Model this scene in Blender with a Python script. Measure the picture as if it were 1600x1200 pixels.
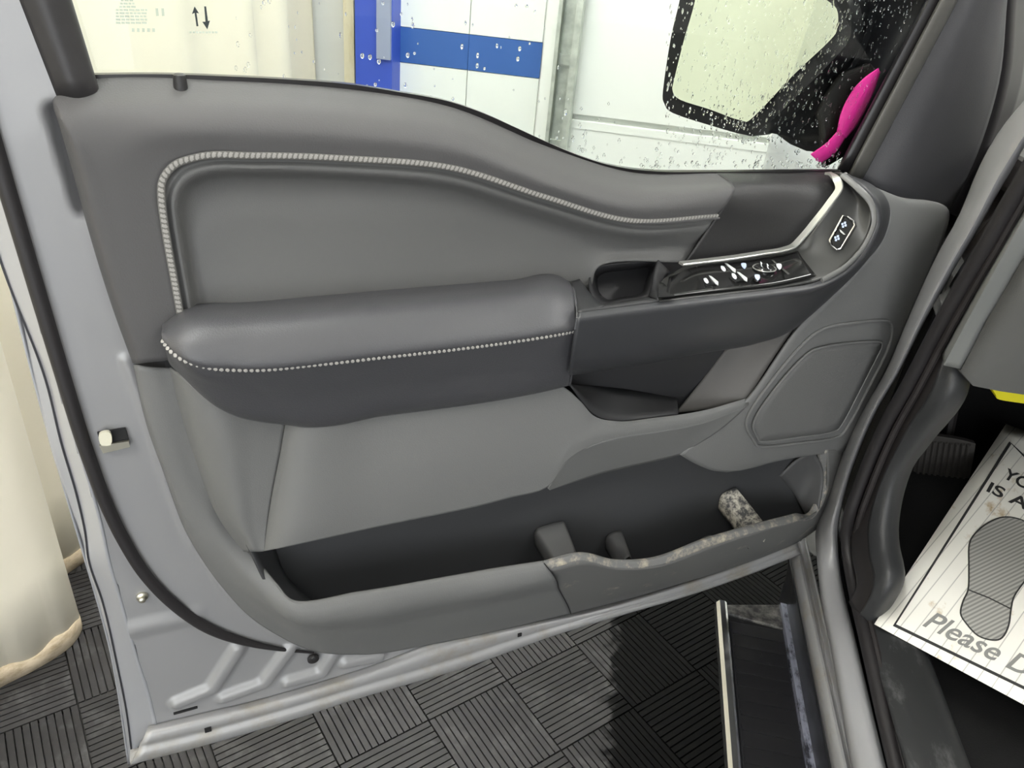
import bpy, bmesh, math, random
from mathutils import Vector, Matrix
random.seed(7)
scene = bpy.context.scene
COL = scene.collection
for o in list(bpy.data.objects):
    bpy.data.objects.remove(o)

# ------------------------------------------------------------------ camera
FPX = 1202.0                                   # focal length in pixels of a 1600 x 1200 frame
dn = Vector((-0.1, 1.0, 689 / 1202.0)).normalized()     # "down" seen from the camera (x right, y down, z forward)
zc = -dn
fh = Vector((0, 0, 1)) - Vector((0, 0, 1)).dot(zc) * zc
fh.normalize()
rt = fh.cross(zc)
if rt.x < 0:
    rt = -rt
M3 = Matrix((rt, fh, zc))                      # camera axes -> world
CAM = Vector((0, 0, 1.43))
cam_data = bpy.data.cameras.new('camera')
cam_data.sensor_fit = 'HORIZONTAL'
cam_data.sensor_width = 36.0
cam_data.lens = FPX / 1600.0 * 36.0
cam_data.clip_start = 0.02
cam = bpy.data.objects.new('camera', cam_data)
COL.objects.link(cam)
xa, ya, za = M3 @ Vector((1, 0, 0)), M3 @ Vector((0, -1, 0)), M3 @ Vector((0, 0, -1))
cam.matrix_world = Matrix(((xa.x, ya.x, za.x, CAM.x), (xa.y, ya.y, za.y, CAM.y), (xa.z, ya.z, za.z, CAM.z), (0, 0, 0, 1)))
scene.camera = cam

# ------------------------------------------------------------------ world, exposure
world = bpy.data.worlds.new('world')
scene.world = world
world.use_nodes = True
world.node_tree.nodes['Background'].inputs[0].default_value = (0.95, 0.98, 1.0, 1)
world.node_tree.nodes['Background'].inputs[1].default_value = 4.2
scene.view_settings.view_transform = 'Standard'
scene.view_settings.look = 'None'
scene.view_settings.exposure = 0.0
scene.view_settings.gamma = 1.0
scene.view_settings.use_curve_mapping = False
LAMP_POWER = 40.0
# opening behind the viewer added for fill daylight; this portal only guides sampling
pl = bpy.data.lights.new('fill_opening_portal', 'AREA'); pl.shape = 'RECTANGLE'; pl.size = 4.4; pl.size_y = 3.2; pl.cycles.is_portal = True
portal = bpy.data.objects.new('fill_opening_portal', pl); COL.objects.link(portal)

# ------------------------------------------------------------------ frames of reference
def az(deg):
    a = math.radians(deg)
    return Vector((math.sin(a), math.cos(a), 0))
D = az(63.666); N = Vector((D.y, -D.x, 0))     # along the open door towards its hinge / out of its inner face
F = az(7.4); S = Vector((F.y, -F.x, 0))        # truck forward / truck inward (towards its right side)
UP = Vector((0, 0, 1))
DW = 0.72                                       # camera to the door's inner sheet
DOOR_M = Matrix(((D.x, -N.x, 0, 0), (D.y, -N.y, 0, 0), (0, 0, 1, 0), (0, 0, 0, 1)))
DOOR_M.translation = -DW * N + 0.4 * D + Vector((0, 0, 0.49))
BODY_M = Matrix(((S.x, F.x, 0, 0), (S.y, F.y, 0, 0), (0, 0, 1, 0), (0, 0, 0, 1)))

portal.matrix_world = BODY_M @ Matrix.Translation((.8, -4.42, 1.6)) @ Matrix.Rotation(math.radians(-90), 4, 'X') @ Matrix.Rotation(math.pi, 4, 'X')
def ray(px, py):
    return M3 @ Vector(((px - 800) / FPX, (py - 600) / FPX, 1.0))
def dp(px, py, w=0.0):
    """point of the door w metres in front of its inner sheet"""
    d = ray(px, py)
    return CAM + d * (-(DW - w) / d.dot(N))
def bs(px, py, s):
    d = ray(px, py); return CAM + d * (s / d.dot(S))
def bq(px, py, q):
    d = ray(px, py); return CAM + d * (q / d.dot(F))
def bz(px, py, z):
    d = ray(px, py); return CAM + d * ((z - CAM.z) / d.z)
def V(s, q, z):
    return S * s + F * q + UP * z
def DL(w, *pts):
    return [dp(p[0], p[1], p[2] if len(p) > 2 else w) for p in pts]
def BL(s, *pts):
    return [bs(p[0], p[1], p[2] if len(p) > 2 else s) for p in pts]

# ------------------------------------------------------------------ materials
def mat(name, col, rough=0.5, metal=0.0, bump=0.0, bscale=600.0, var=0.0, vscale=6.0, coat=0.0, dirt=None, emit=None, spec=0.5):
    m = bpy.data.materials.new(name); m.use_nodes = True
    nt = m.node_tree; b = nt.nodes['Principled BSDF']
    b.inputs['Base Color'].default_value = (*col, 1)
    b.inputs['Roughness'].default_value = rough
    b.inputs['Metallic'].default_value = metal
    b.inputs['Coat Weight'].default_value = coat
    b.inputs['Specular IOR Level'].default_value = spec
    tc = nt.nodes.new('ShaderNodeTexCoord')
    last = None
    if var:
        n = nt.nodes.new('ShaderNodeTexNoise'); n.inputs['Scale'].default_value = vscale; n.inputs['Detail'].default_value = 5
        nt.links.new(tc.outputs['Object'], n.inputs['Vector'])
        r = nt.nodes.new('ShaderNodeMapRange'); r.inputs[1].default_value = .3; r.inputs[2].default_value = .7
        r.inputs[3].default_value = 1 - var; r.inputs[4].default_value = 1 + var
        nt.links.new(n.outputs['Fac'], r.inputs[0])
        mx = nt.nodes.new('ShaderNodeVectorMath'); mx.operation = 'SCALE'; mx.inputs[0].default_value = col
        nt.links.new(r.outputs[0], mx.inputs['Scale']); last = mx.outputs[0]
    if dirt:
        dcol, lo, hi, dsc, stretch = dirt
        mp = nt.nodes.new('ShaderNodeMapping'); mp.inputs['Scale'].default_value = stretch
        nt.links.new(tc.outputs['Object'], mp.inputs[0])
        n = nt.nodes.new('ShaderNodeTexNoise'); n.inputs['Scale'].default_value = dsc; n.inputs['Detail'].default_value = 8; n.inputs['Roughness'].default_value = .7
        nt.links.new(mp.outputs[0], n.inputs['Vector'])
        r = nt.nodes.new('ShaderNodeMapRange'); r.inputs[1].default_value = lo; r.inputs[2].default_value = hi
        nt.links.new(n.outputs['Fac'], r.inputs[0])
        mx = nt.nodes.new('ShaderNodeMix'); mx.data_type = 'RGBA'
        nt.links.new(r.outputs[0], mx.inputs[0])
        if last is not None: nt.links.new(last, mx.inputs[6])
        else: mx.inputs[6].default_value = (*col, 1)
        mx.inputs[7].default_value = (*dcol, 1); last = mx.outputs[2]
    if last is not None: nt.links.new(last, b.inputs['Base Color'])
    if bump:
        n = nt.nodes.new('ShaderNodeTexNoise'); n.inputs['Scale'].default_value = bscale; n.inputs['Detail'].default_value = 2
        nt.links.new(tc.outputs['Object'], n.inputs['Vector'])
        bp = nt.nodes.new('ShaderNodeBump'); bp.inputs['Strength'].default_value = bump; bp.inputs['Distance'].default_value = 0.001
        nt.links.new(n.outputs['Fac'], bp.inputs['Height']); nt.links.new(bp.outputs[0], b.inputs['Normal'])
    if emit:
        b.inputs['Emission Color'].default_value = (*emit[0], 1); b.inputs['Emission Strength'].default_value = emit[1]
    return m

MT = dict(
    upper=mat('soft_upper_vinyl', (.09, .088, .089), .62, bump=.25, bscale=700, spec=.3),
    insert=mat('insert_vinyl', (.11, .11, .108), .55, bump=.3, bscale=900),
    pad=mat('armrest_leather', (.07, .07, .076), .42, bump=.25, bscale=700),
    accent=mat('accent_leather', (.02, .0195, .02), .5, bump=.3, bscale=500),
    handle=mat('handle_plastic', (.038, .039, .043), .42, bump=.08, bscale=900),
    bezel=mat('bezel_plastic', (.055, .055, .053), .38),
    cup=mat('cup_plastic', (.03, .03, .032), .5),
    gloss=mat('piano_black', (.012, .012, .012), .12),
    lower=mat('grey_plastic', (.158, .159, .157), .55, bump=.25, bscale=800),
    lower_dirty=mat('grey_plastic_scuffed', (.135, .135, .132), .55, bump=.25, bscale=800, dirt=((.38, .34, .27), .6, .78, 26, (1, 1, 1))),
    lip_dirty=mat('grey_plastic_muddy', (.16, .16, .158), .6, bump=.2, bscale=800, dirt=((.45, .4, .31), .48, .68, 60, (1, 1, 1))),
    rib_dirty=mat('chalky_divider', (.05, .05, .052), .6, dirt=((.5, .47, .4), .42, .58, 90, (1, 1, 1))),
    pocket=mat('shaded_pocket_plastic', (.048, .049, .052), .6),  # the panel's plastic with the shade of the recess put into its colour
    pocket_brown=mat('pocket_side_plastic', (.1, .095, .09), .6),
    grille=mat('speaker_grille', (.15, .15, .148), .6, bump=1.0, bscale=1400),
    sail=mat('black_textured_plastic', (.037, .037, .041), .62, bump=.3, bscale=900),
    frame=mat('window_frame_black', (.03, .028, .029), .45, var=.2, vscale=30),
    frame_olive=mat('run_channel_cover', (.075, .073, .066), .5),
    rubber=mat('black_rubber', (.02, .018, .019), .5),
    gasket=mat('wet_rubber', (.012, .011, .012), .3),
    chrome=mat('chrome', (.85, .85, .83), .16, 1.0),
    satin=mat('satin_metal', (.55, .55, .52), .3, .7),
    tip=mat('bright_switch_tip', (.82, .84, .84), .3, .2),
    rib=mat('pocket_rib_plastic', (.075, .075, .076), .55),
    base=mat('mirror_base_black', (.014, .012, .011), .55, spec=.25),
    rim=mat('edge_highlight_grey', (.17, .17, .165), .32),
    silver=mat('silver_paint', (.42, .43, .46), .33, .3, coat=.5),
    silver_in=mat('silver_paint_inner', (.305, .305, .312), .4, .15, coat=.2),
    silver_dirty=mat('silver_paint_road_film', (.36, .36, .365), .4, .3, dirt=((.3, .27, .21), .5, .75, 20, (1, 1, 1))),
    hem=mat('hem_sealer', (.03, .03, .035), .5),
    steel=mat('zinc_steel', (.75, .72, .6), .35, 1.0),
    nylon=mat('cream_nylon', (.75, .72, .58), .45),
    dark=mat('dark_void', (.008, .008, .009), .8),
    band=mat('stitch_band', (.14, .135, .125), .7),
    stitch=mat('grey_thread', (.32, .31, .29), .7),
    white=mat('white_mark', (.75, .78, .82), .5),
    blueish=mat('pale_blue_mark', (.5, .58, .78), .5),
    print_=mat('etched_print', (.5, .56, .46), .6),
    print_d=mat('dark_print', (.02, .03, .03), .6),
    mirrorbody=mat('mirror_housing_black', (.008, .008, .01), .5, spec=.2),
    mirrorglass=mat('mirror_glass', (.6, .66, .58), .02, 1.0),
    pink=mat('pink_plastic_film', (1.0, .04, .4), .5),
    carpet=mat('black_carpet', (.012, .012, .012), .95, bump=.6, bscale=400, spec=.1),
    scuff=mat('scuff_plate_plastic', (.022, .023, .024), .45, dirt=((.16, .16, .16), .55, .8, 22, (1, .35, 1))),
    kick=mat('kick_panel_plastic', (.034, .035, .037), .5, bump=.2),
    kickd=mat('pillar_trim_plastic', (.022, .019, .019), .5),
    dash=mat('dash_plastic', (.1, .101, .099), .6, bump=.2),
    dash_end=mat('dash_end_plastic', (.19, .195, .19), .6),  # lighter grey than the knee panel
    pedal=mat('pedal_rubber', (.05, .046, .042), .65),
    yellow=mat('yellow_plastic', (.75, .68, .01), .45),
    board=mat('running_board_plastic', (.016, .016, .018), .35, dirt=((.12, .12, .12), .62, .8, 40, (1, .3, 1))),
    boardcap=mat('running_board_dusty_cap', (.03, .03, .032), .45, dirt=((.26, .25, .23), .42, .66, 45, (1, 1, 1))),
    boardchrome=mat('running_board_polished', (.62, .65, .8), .25, .6, dirt=((.08, .08, .1), .5, .62, 35, (1, .5, 1))),
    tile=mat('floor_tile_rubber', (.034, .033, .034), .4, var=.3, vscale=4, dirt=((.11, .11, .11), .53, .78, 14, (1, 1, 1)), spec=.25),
    floor=mat('wet_floor', (.03, .03, .03), .3),
    wallw=mat('white_wall_panel', (.88, .91, .87), .5, var=.02),
    wallb=mat('blue_wall_panel', (.035, .12, .4), .45),
    bluecol=mat('blue_column', (.04, .09, .52), .45),
    greyplate=mat('grey_plate', (.3, .34, .47), .5),
    galv=mat('galvanised_track', (.5, .53, .48), .4, .5, var=.2, vscale=20),
    gdoor=mat('garage_door_white', (.9, .92, .88), .45),
    creampost=mat('cream_post', (.72, .66, .48), .5, dirt=((.5, .42, .22), .55, .75, 8, (1, 1, .3))),
    curtain=mat('cream_vinyl', (.93, .87, .72), .45, var=.03, vscale=3),
    hemdirt=mat('dirty_vinyl_hem', (.6, .5, .36), .85, dirt=((.3, .22, .12), .45, .7, 20, (1, 1, 2))),
    ceil=mat('ceiling_white', (.8, .8, .78), .7),
    wallp=mat('plain_wall', (.82, .82, .79), .6),
    lamp=mat('lamp_diffuser', (.9, .9, .9), .5, emit=((1.0, .995, .965), LAMP_POWER)),
    lampbox=mat('lamp_housing', (.8, .8, .8), .5),
    ink=mat('mat_ink', (.03, .03, .03), .7),
    inkgrey=mat('mat_ink_grey', (.24, .24, .23), .7),
)
# the clear, faintly green side glass: a thin pane
def glass_mat():
    m = bpy.data.materials.new('side_glass'); m.use_nodes = True
    nt = m.node_tree; nt.nodes.clear()
    out = nt.nodes.new('ShaderNodeOutputMaterial'); mx = nt.nodes.new('ShaderNodeMixShader')
    tr = nt.nodes.new('ShaderNodeBsdfTransparent'); tr.inputs[0].default_value = (.93, .985, .965, 1)
    gl = nt.nodes.new('ShaderNodeBsdfGlossy'); gl.inputs['Roughness'].default_value = .01
    fr = nt.nodes.new('ShaderNodeFresnel'); fr.inputs[0].default_value = 1.35
    nt.links.new(fr.outputs[0], mx.inputs[0]); nt.links.new(tr.outputs[0], mx.inputs[1]); nt.links.new(gl.outputs[0], mx.inputs[2])
    nt.links.new(mx.outputs[0], out.inputs[0]); return m
MT['glass'] = glass_mat()
def drop_mat():
    m = bpy.data.materials.new('water'); m.use_nodes = True
    b = m.node_tree.nodes['Principled BSDF']
    b.inputs['Base Color'].default_value = (1, 1, 1, 1); b.inputs['Roughness'].default_value = 0.02
    b.inputs['Transmission Weight'].default_value = 1.0; b.inputs['IOR'].default_value = 1.33
    return m
MT['water'] = drop_mat()
def paper_mat():
    m = mat('mat_paper', (.9, .88, .81), .7, var=.04, vscale=5, dirt=((.5, .36, .18), .56, .68, 16, (1, .6, 1)))
    nt = m.node_tree; b = nt.nodes['Principled BSDF']; src = b.inputs['Base Color'].links[0].from_socket
    tc = nt.nodes.new('ShaderNodeTexCoord'); mp = nt.nodes.new('ShaderNodeMapping'); mp.inputs['Rotation'].default_value = (0, 0, .18)
    wv = nt.nodes.new('ShaderNodeTexWave'); wv.inputs['Scale'].default_value = 17; wv.bands_direction = 'X'
    nt.links.new(tc.outputs['Object'], mp.inputs[0]); nt.links.new(mp.outputs[0], wv.inputs['Vector'])
    r = nt.nodes.new('ShaderNodeMapRange'); r.inputs[1].default_value = .975; r.inputs[2].default_value = 1.0; r.inputs[3].default_value = 0; r.inputs[4].default_value = .55
    nt.links.new(wv.outputs['Fac'], r.inputs[0])
    mx = nt.nodes.new('ShaderNodeMix'); mx.data_type = 'RGBA'; mx.inputs[7].default_value = (.2, .2, .19, 1)
    nt.links.new(r.outputs[0], mx.inputs[0]); nt.links.new(src, mx.inputs[6]); nt.links.new(mx.outputs[2], b.inputs['Base Color'])
    return m
MT['paper'] = paper_mat()
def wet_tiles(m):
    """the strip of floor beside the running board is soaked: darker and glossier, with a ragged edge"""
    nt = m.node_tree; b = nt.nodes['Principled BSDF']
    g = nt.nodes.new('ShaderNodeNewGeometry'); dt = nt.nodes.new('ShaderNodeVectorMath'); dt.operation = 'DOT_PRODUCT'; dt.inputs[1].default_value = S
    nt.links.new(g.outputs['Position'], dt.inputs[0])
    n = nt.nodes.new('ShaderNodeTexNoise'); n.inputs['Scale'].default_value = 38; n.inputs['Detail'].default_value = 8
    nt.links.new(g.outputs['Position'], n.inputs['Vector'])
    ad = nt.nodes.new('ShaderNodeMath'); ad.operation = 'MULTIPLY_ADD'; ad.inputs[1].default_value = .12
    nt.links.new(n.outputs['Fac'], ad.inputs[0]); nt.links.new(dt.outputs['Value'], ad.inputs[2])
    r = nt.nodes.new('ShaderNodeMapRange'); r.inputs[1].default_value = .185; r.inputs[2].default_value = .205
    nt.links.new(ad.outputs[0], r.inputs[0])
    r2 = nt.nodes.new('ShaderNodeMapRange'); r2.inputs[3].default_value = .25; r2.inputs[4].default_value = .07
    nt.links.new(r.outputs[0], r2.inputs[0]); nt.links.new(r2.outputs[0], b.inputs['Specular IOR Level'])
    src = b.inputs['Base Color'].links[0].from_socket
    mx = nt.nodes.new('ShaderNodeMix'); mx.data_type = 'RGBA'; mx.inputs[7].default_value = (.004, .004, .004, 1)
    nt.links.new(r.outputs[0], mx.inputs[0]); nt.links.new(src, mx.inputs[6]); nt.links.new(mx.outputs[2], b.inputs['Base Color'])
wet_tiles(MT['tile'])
def hatch_mat():
    m = bpy.data.materials.new('shoe_print_hatching'); m.use_nodes = True
    nt = m.node_tree; b = nt.nodes['Principled BSDF']; b.inputs['Roughness'].default_value = .7
    tc = nt.nodes.new('ShaderNodeTexCoord'); wv = nt.nodes.new('ShaderNodeTexWave'); wv.inputs['Scale'].default_value = 60
    mp = nt.nodes.new('ShaderNodeMapping'); mp.inputs['Rotation'].default_value = (0, 0, .5)
    nt.links.new(tc.outputs['Object'], mp.inputs[0]); nt.links.new(mp.outputs[0], wv.inputs['Vector'])
    rp = nt.nodes.new('ShaderNodeValToRGB'); rp.color_ramp.elements[0].color = (.2, .2, .19, 1); rp.color_ramp.elements[1].color = (.42, .41, .38, 1)
    nt.links.new(wv.outputs['Fac'], rp.inputs[0]); nt.links.new(rp.outputs[0], b.inputs['Base Color']); return m
MT['hatch'] = hatch_mat()

# ------------------------------------------------------------------ object helpers
MW = {}
def _link(o, parent, mw):
    COL.objects.link(o); MW[o.name] = mw
    if parent is not None:
        o.parent = parent
        o.matrix_parent_inverse = Matrix.Identity(4)
        o.matrix_basis = MW[parent.name].inverted() @ mw
    else:
        o.matrix_world = mw
def tag(o, label=None, cat=None, group=None, kind=None):
    if label: o['label'] = label
    if cat: o['category'] = cat
    if group: o['group'] = group
    if kind: o['kind'] = kind
    return o
def thing(name, m, label, cat, group=None):
    o = bpy.data.objects.new(name, None); o.empty_display_size = .1
    _link(o, None, m); return tag(o, label, cat, group)
def mesh(name, verts, faces, material, parent=None, m=None, smooth=True, angle=40, solid=0.0, face_cam=False, bevel=0.0, label=None):
    """verts in world space; parts share the frame of their thing"""
    mw = m if m is not None else (MW[parent.name] if parent is not None else Matrix.Identity(4))
    inv = mw.inverted()
    me = bpy.data.meshes.new(name)
    me.from_pydata([inv @ Vector(v) for v in verts], [], faces)
    bm = bmesh.new(); bm.from_mesh(me)
    bmesh.ops.remove_doubles(bm, verts=bm.verts, dist=1e-6)
    if face_cam:
        c = inv @ CAM; tot = 0
        for f in bm.faces:
            tot += f.normal.dot(c - f.calc_center_median()) * f.calc_area()
        if tot < 0: bmesh.ops.reverse_faces(bm, faces=bm.faces)
    elif len(bm.faces):
        bmesh.ops.recalc_face_normals(bm, faces=bm.faces)
    bm.to_mesh(me); bm.free()
    me.materials.append(material)
    if smooth:
        me.shade_smooth()
        me.set_sharp_from_angle(angle=math.radians(angle))
    o = bpy.data.objects.new(name, me); _link(o, parent, mw)
    if solid:
        s = o.modifiers.new('thickness', 'SOLIDIFY'); s.thickness = solid; s.offset = -1
    if bevel:
        b = o.modifiers.new('bevel', 'BEVEL'); b.width = bevel; b.segments = 2; b.limit_method = 'ANGLE'
    if label: o['label'] = label
    return o

def crom(p0, p1, p2, p3, t):
    return .5 * ((2 * p1) + (p2 - p0) * t + (2 * p0 - 5 * p1 + 4 * p2 - p3) * t * t + (3 * p1 - p0 - 3 * p2 + p3) * t ** 3)
def hermite(pts, ks, k):
    """C1 curve through pts at parameters ks (non-uniform, limited overshoot)"""
    n = len(pts)
    i = 0
    while i < n - 2 and k > ks[i + 1]: i += 1
    h = ks[i + 1] - ks[i]
    t = (k - ks[i]) / h if h else 0
    def tan(j):
        if j == 0: return (pts[1] - pts[0]) / (ks[1] - ks[0])
        if j == n - 1: return (pts[-1] - pts[-2]) / (ks[-1] - ks[-2])
        a = (pts[j] - pts[j - 1]) / (ks[j] - ks[j - 1]); b = (pts[j + 1] - pts[j]) / (ks[j + 1] - ks[j])
        h0, h1 = ks[j] - ks[j - 1], ks[j + 1] - ks[j]
        return (a * h1 + b * h0) / (h0 + h1)
    m0, m1 = tan(i) * h, tan(i + 1) * h
    t2, t3 = t * t, t * t * t
    return pts[i] * (2 * t3 - 3 * t2 + 1) + m0 * (t3 - 2 * t2 + t) + pts[i + 1] * (-2 * t3 + 3 * t2) + m1 * (t3 - t2)
def chord(pts):
    ks = [0.0]
    for a, b in zip(pts, pts[1:]): ks.append(ks[-1] + max((b - a).length, 1e-6))
    return [k / ks[-1] for k in ks]
def curve(pts, n, ks=None):
    ks = ks or chord(pts)
    if len(pts) == 2: return [pts[0].lerp(pts[1], i / (n - 1)) for i in range(n)]
    return [hermite(pts, ks, i / (n - 1)) for i in range(n)]
def polycurve(pts, step):
    L = sum((b - a).length for a, b in zip(pts, pts[1:]))
    dense = curve(pts, 400)
    ks = [0]
    for a, b in zip(dense, dense[1:]): ks.append(ks[-1] + (b - a).length)
    n = max(2, int(ks[-1] / step)); out = []; j = 0
    for i in range(n + 1):
        t = ks[-1] * i / n
        while j < len(ks) - 2 and ks[j + 1] < t: j += 1
        out.append(dense[j].lerp(dense[j + 1], (t - ks[j]) / max(ks[j + 1] - ks[j], 1e-9)))
    return out
def loft_grid(lines, nu=60, sub=5, linear=False):
    same = len(set(len(l) for l in lines)) == 1
    if same:
        kk = [chord(l) for l in lines]
        ks = [sum(k[i] for k in kk) / len(kk) for i in range(len(kk[0]))]
        rows = [curve(l, nu, ks) for l in lines]
    else:
        rows = [curve(l, nu) for l in lines]
    if len(rows) == 2 or linear:
        g = []
        for a, b in zip(rows, rows[1:]):
            for t in range(sub): g.append([p.lerp(q, t / sub) for p, q in zip(a, b)])
        g.append(rows[-1]); return g
    out = [[None] * nu for _ in range((len(rows) - 1) * sub + 1)]
    for i in range(nu):
        pts = [r[i] for r in rows]; ks = chord(pts)
        for j in range(len(rows) - 1):
            for t in range(sub):
                out[j * sub + t][i] = hermite(pts, ks, ks[j] + (ks[j + 1] - ks[j]) * t / sub)
        out[-1][i] = pts[-1]
    return out
def loft(name, lines, material, parent, nu=60, sub=5, solid=.003, linear=False, **kw):
    g = loft_grid(lines, nu, sub, linear)
    n = len(g[0]); vs = [p for r in g for p in r]
    fs = [(j * n + i, j * n + i + 1, (j + 1) * n + i + 1, (j + 1) * n + i) for j in range(len(g) - 1) for i in range(n - 1)]
    return mesh(name, vs, fs, material, parent, solid=solid, face_cam=True, **kw)
def sweep(name, pts, prof, nrm, material, parent, closed=False, cap=True, m=None, **kw):
    """profile (a, b) pairs: a across the path, b along nrm"""
    vs = []; fs = []; n = len(pts); k = len(prof)
    for i, p in enumerate(pts):
        t = (pts[min(i + 1, n - 1)] - pts[max(i - 1, 0)])
        if closed: t = pts[(i + 1) % n] - pts[i - 1]
        t = t.normalized(); nn = nrm(i) if callable(nrm) else nrm
        sd = t.cross(nn).normalized(); up = sd.cross(t).normalized()
        vs += [p + sd * a + up * b for a, b in prof]
    rng = range(n if closed else n - 1)
    for i in rng:
        j = (i + 1) % n
        for c in range(k):
            d = (c + 1) % k
            fs.append((i * k + c, i * k + d, j * k + d, j * k + c))
    if cap and not closed:
        fs.append(tuple(range(k))); fs.append(tuple((n - 1) * k + c for c in range(k)))
    return mesh(name, vs, fs, material, parent, m=m, **kw)
def ring(r, n=10, ry=None):
    ry = ry or r
    return [(r * math.cos(2 * math.pi * i / n), ry * math.sin(2 * math.pi * i / n)) for i in range(n)]
def rect(a, b):
    return [(-a / 2, -b / 2), (a / 2, -b / 2), (a / 2, b / 2), (-a / 2, b / 2)]
def prism(name, outline, vec, material, parent=None, m=None, smooth=False, **kw):
    n = len(outline)
    vs = list(outline) + [p + vec for p in outline]
    fs = [tuple(range(n)), tuple(n + i for i in range(n))] + [(i, (i + 1) % n, n + (i + 1) % n, n + i) for i in range(n)]
    return mesh(name, vs, fs, material, parent, m=m, smooth=smooth, **kw)
def box(name, m_frame, lo, hi, material, parent=None, m=None, **kw):
    c = [m_frame @ Vector((x, y, z)) for x in (lo[0], hi[0]) for y in (lo[1], hi[1]) for z in (lo[2], hi[2])]
    f = [(0, 1, 3, 2), (4, 6, 7, 5), (0, 4, 5, 1), (2, 3, 7, 6), (0, 2, 6, 4), (1, 5, 7, 3)]
    return mesh(name, c, f, material, parent, m=m, smooth=False, **kw)
def fillpoly(name, outline, material, parent, solid=.003, **kw):
    """a flat or gently warped face, triangulated"""
    return mesh(name, outline, [tuple(range(len(outline)))], material, parent, smooth=False, solid=solid, face_cam=True, **kw)
def tub(name, rim, floor_, material, parent, closed=True, **kw):
    n = len(rim); vs = list(rim) + list(floor_)
    fs = [(i, (i + 1) % n, n + (i + 1) % n, n + i) for i in range(n)] + [tuple(n + i for i in range(n))]
    return mesh(name, vs, fs, material, parent, face_cam=True, angle=50, solid=.002, **kw)
def smooth_px(pts, n=40, closed=True):
    """rounded outline through 2-D points"""
    v = [Vector((p[0], p[1], p[2] if len(p) > 2 else 0)) for p in pts]
    out = []
    k = len(v)
    for i in range(k):
        p0, p1, p2, p3 = v[i - 1], v[i], v[(i + 1) % k], v[(i + 2) % k]
        for t in range(max(1, n // k)):
            out.append(crom(p0, p1, p2, p3, t / max(1, n // k)))
    return [(p.x, p.y, p.z) for p in out]

# ================================================================== THE ROOM
WQ = 4.0
floor = mesh('floor', [V(-2.6, -4.5, -.014), V(5, -4.5, -.014), V(5, WQ + .1, -.014), V(-2.6, WQ + .1, -.014)], [(0, 1, 2, 3)], MT['floor'], smooth=False)
tag(floor, 'dark wet garage floor laid with ribbed rubber tiles', kind='structure')
# ribbed tiles: squares of parallel bars, the bars of neighbours turned by a quarter
TS = .2; TA = az(-37.1); TB = Vector((TA.y, -TA.x, 0))
def tile_mesh(turn):
    vs = []; fs = []
    for k in range(14):
        a0 = -TS / 2 + k * TS / 14 + .0014; a1 = a0 + TS / 14 - .0028
        b0, b1 = -TS / 2 + .002, TS / 2 - .002
        o = len(vs)
        for z in (-.014, 0):
            for (a, b) in ((a0, b0), (a1, b0), (a1, b1), (a0, b1)):
                vs.append((a, b, z) if turn else (b, a, z))
        fs += [(o + 4, o + 5, o + 6, o + 7), (o, o + 1, o + 5, o + 4), (o + 1, o + 2, o + 6, o + 5), (o + 2, o + 3, o + 7, o + 6), (o + 3, o, o + 4, o + 7)]
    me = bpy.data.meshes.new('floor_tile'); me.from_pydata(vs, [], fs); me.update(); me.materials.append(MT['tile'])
    b = bmesh.new(); b.from_mesh(me); bmesh.ops.recalc_face_normals(b, faces=b.faces); b.to_mesh(me); b.free()
    return me
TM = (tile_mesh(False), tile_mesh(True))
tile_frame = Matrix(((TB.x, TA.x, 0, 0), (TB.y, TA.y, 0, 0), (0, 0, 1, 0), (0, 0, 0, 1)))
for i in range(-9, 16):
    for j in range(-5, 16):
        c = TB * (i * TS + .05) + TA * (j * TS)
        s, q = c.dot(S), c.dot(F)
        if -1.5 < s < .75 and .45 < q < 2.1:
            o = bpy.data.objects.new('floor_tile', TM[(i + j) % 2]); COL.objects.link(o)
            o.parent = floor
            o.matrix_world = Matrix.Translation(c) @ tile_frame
# walls in the truck's axes
wall_front = box('wall_front', BODY_M, (-2.6, WQ, 0), (5, WQ + .12, 3.8), MT['wallp']); tag(wall_front, 'white panelled end wall with a blue stripe', kind='structure')
tag(box('wall_left', BODY_M, (-2.7, -4.5, 0), (-2.6, WQ, 3.8), MT['wallp']), 'plain cream side wall', kind='structure')
tag(box('wall_right', BODY_M, (5, -4.5, 0), (5.1, WQ, 3.8), MT['wallp']), 'plain cream side wall', kind='structure')
wb = box('wall_back', BODY_M, (-2.6, -4.6, 3.2), (5, -4.5, 3.8), MT['wallp']); tag(wb, 'wall over an opening added for fill daylight', kind='structure')
box('side_pier', BODY_M, (-2.6, -4.6, 0), (-1.4, -4.5, 3.2), MT['wallp'], wb); box('side_pier', BODY_M, (3.0, -4.6, 0), (5, -4.5, 3.2), MT['wallp'], wb)
tag(box('ceiling', BODY_M, (-2.7, -4.6, 3.8), (5.1, WQ + .12, 3.9), MT['ceil']), 'white ceiling', kind='structure')
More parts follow.
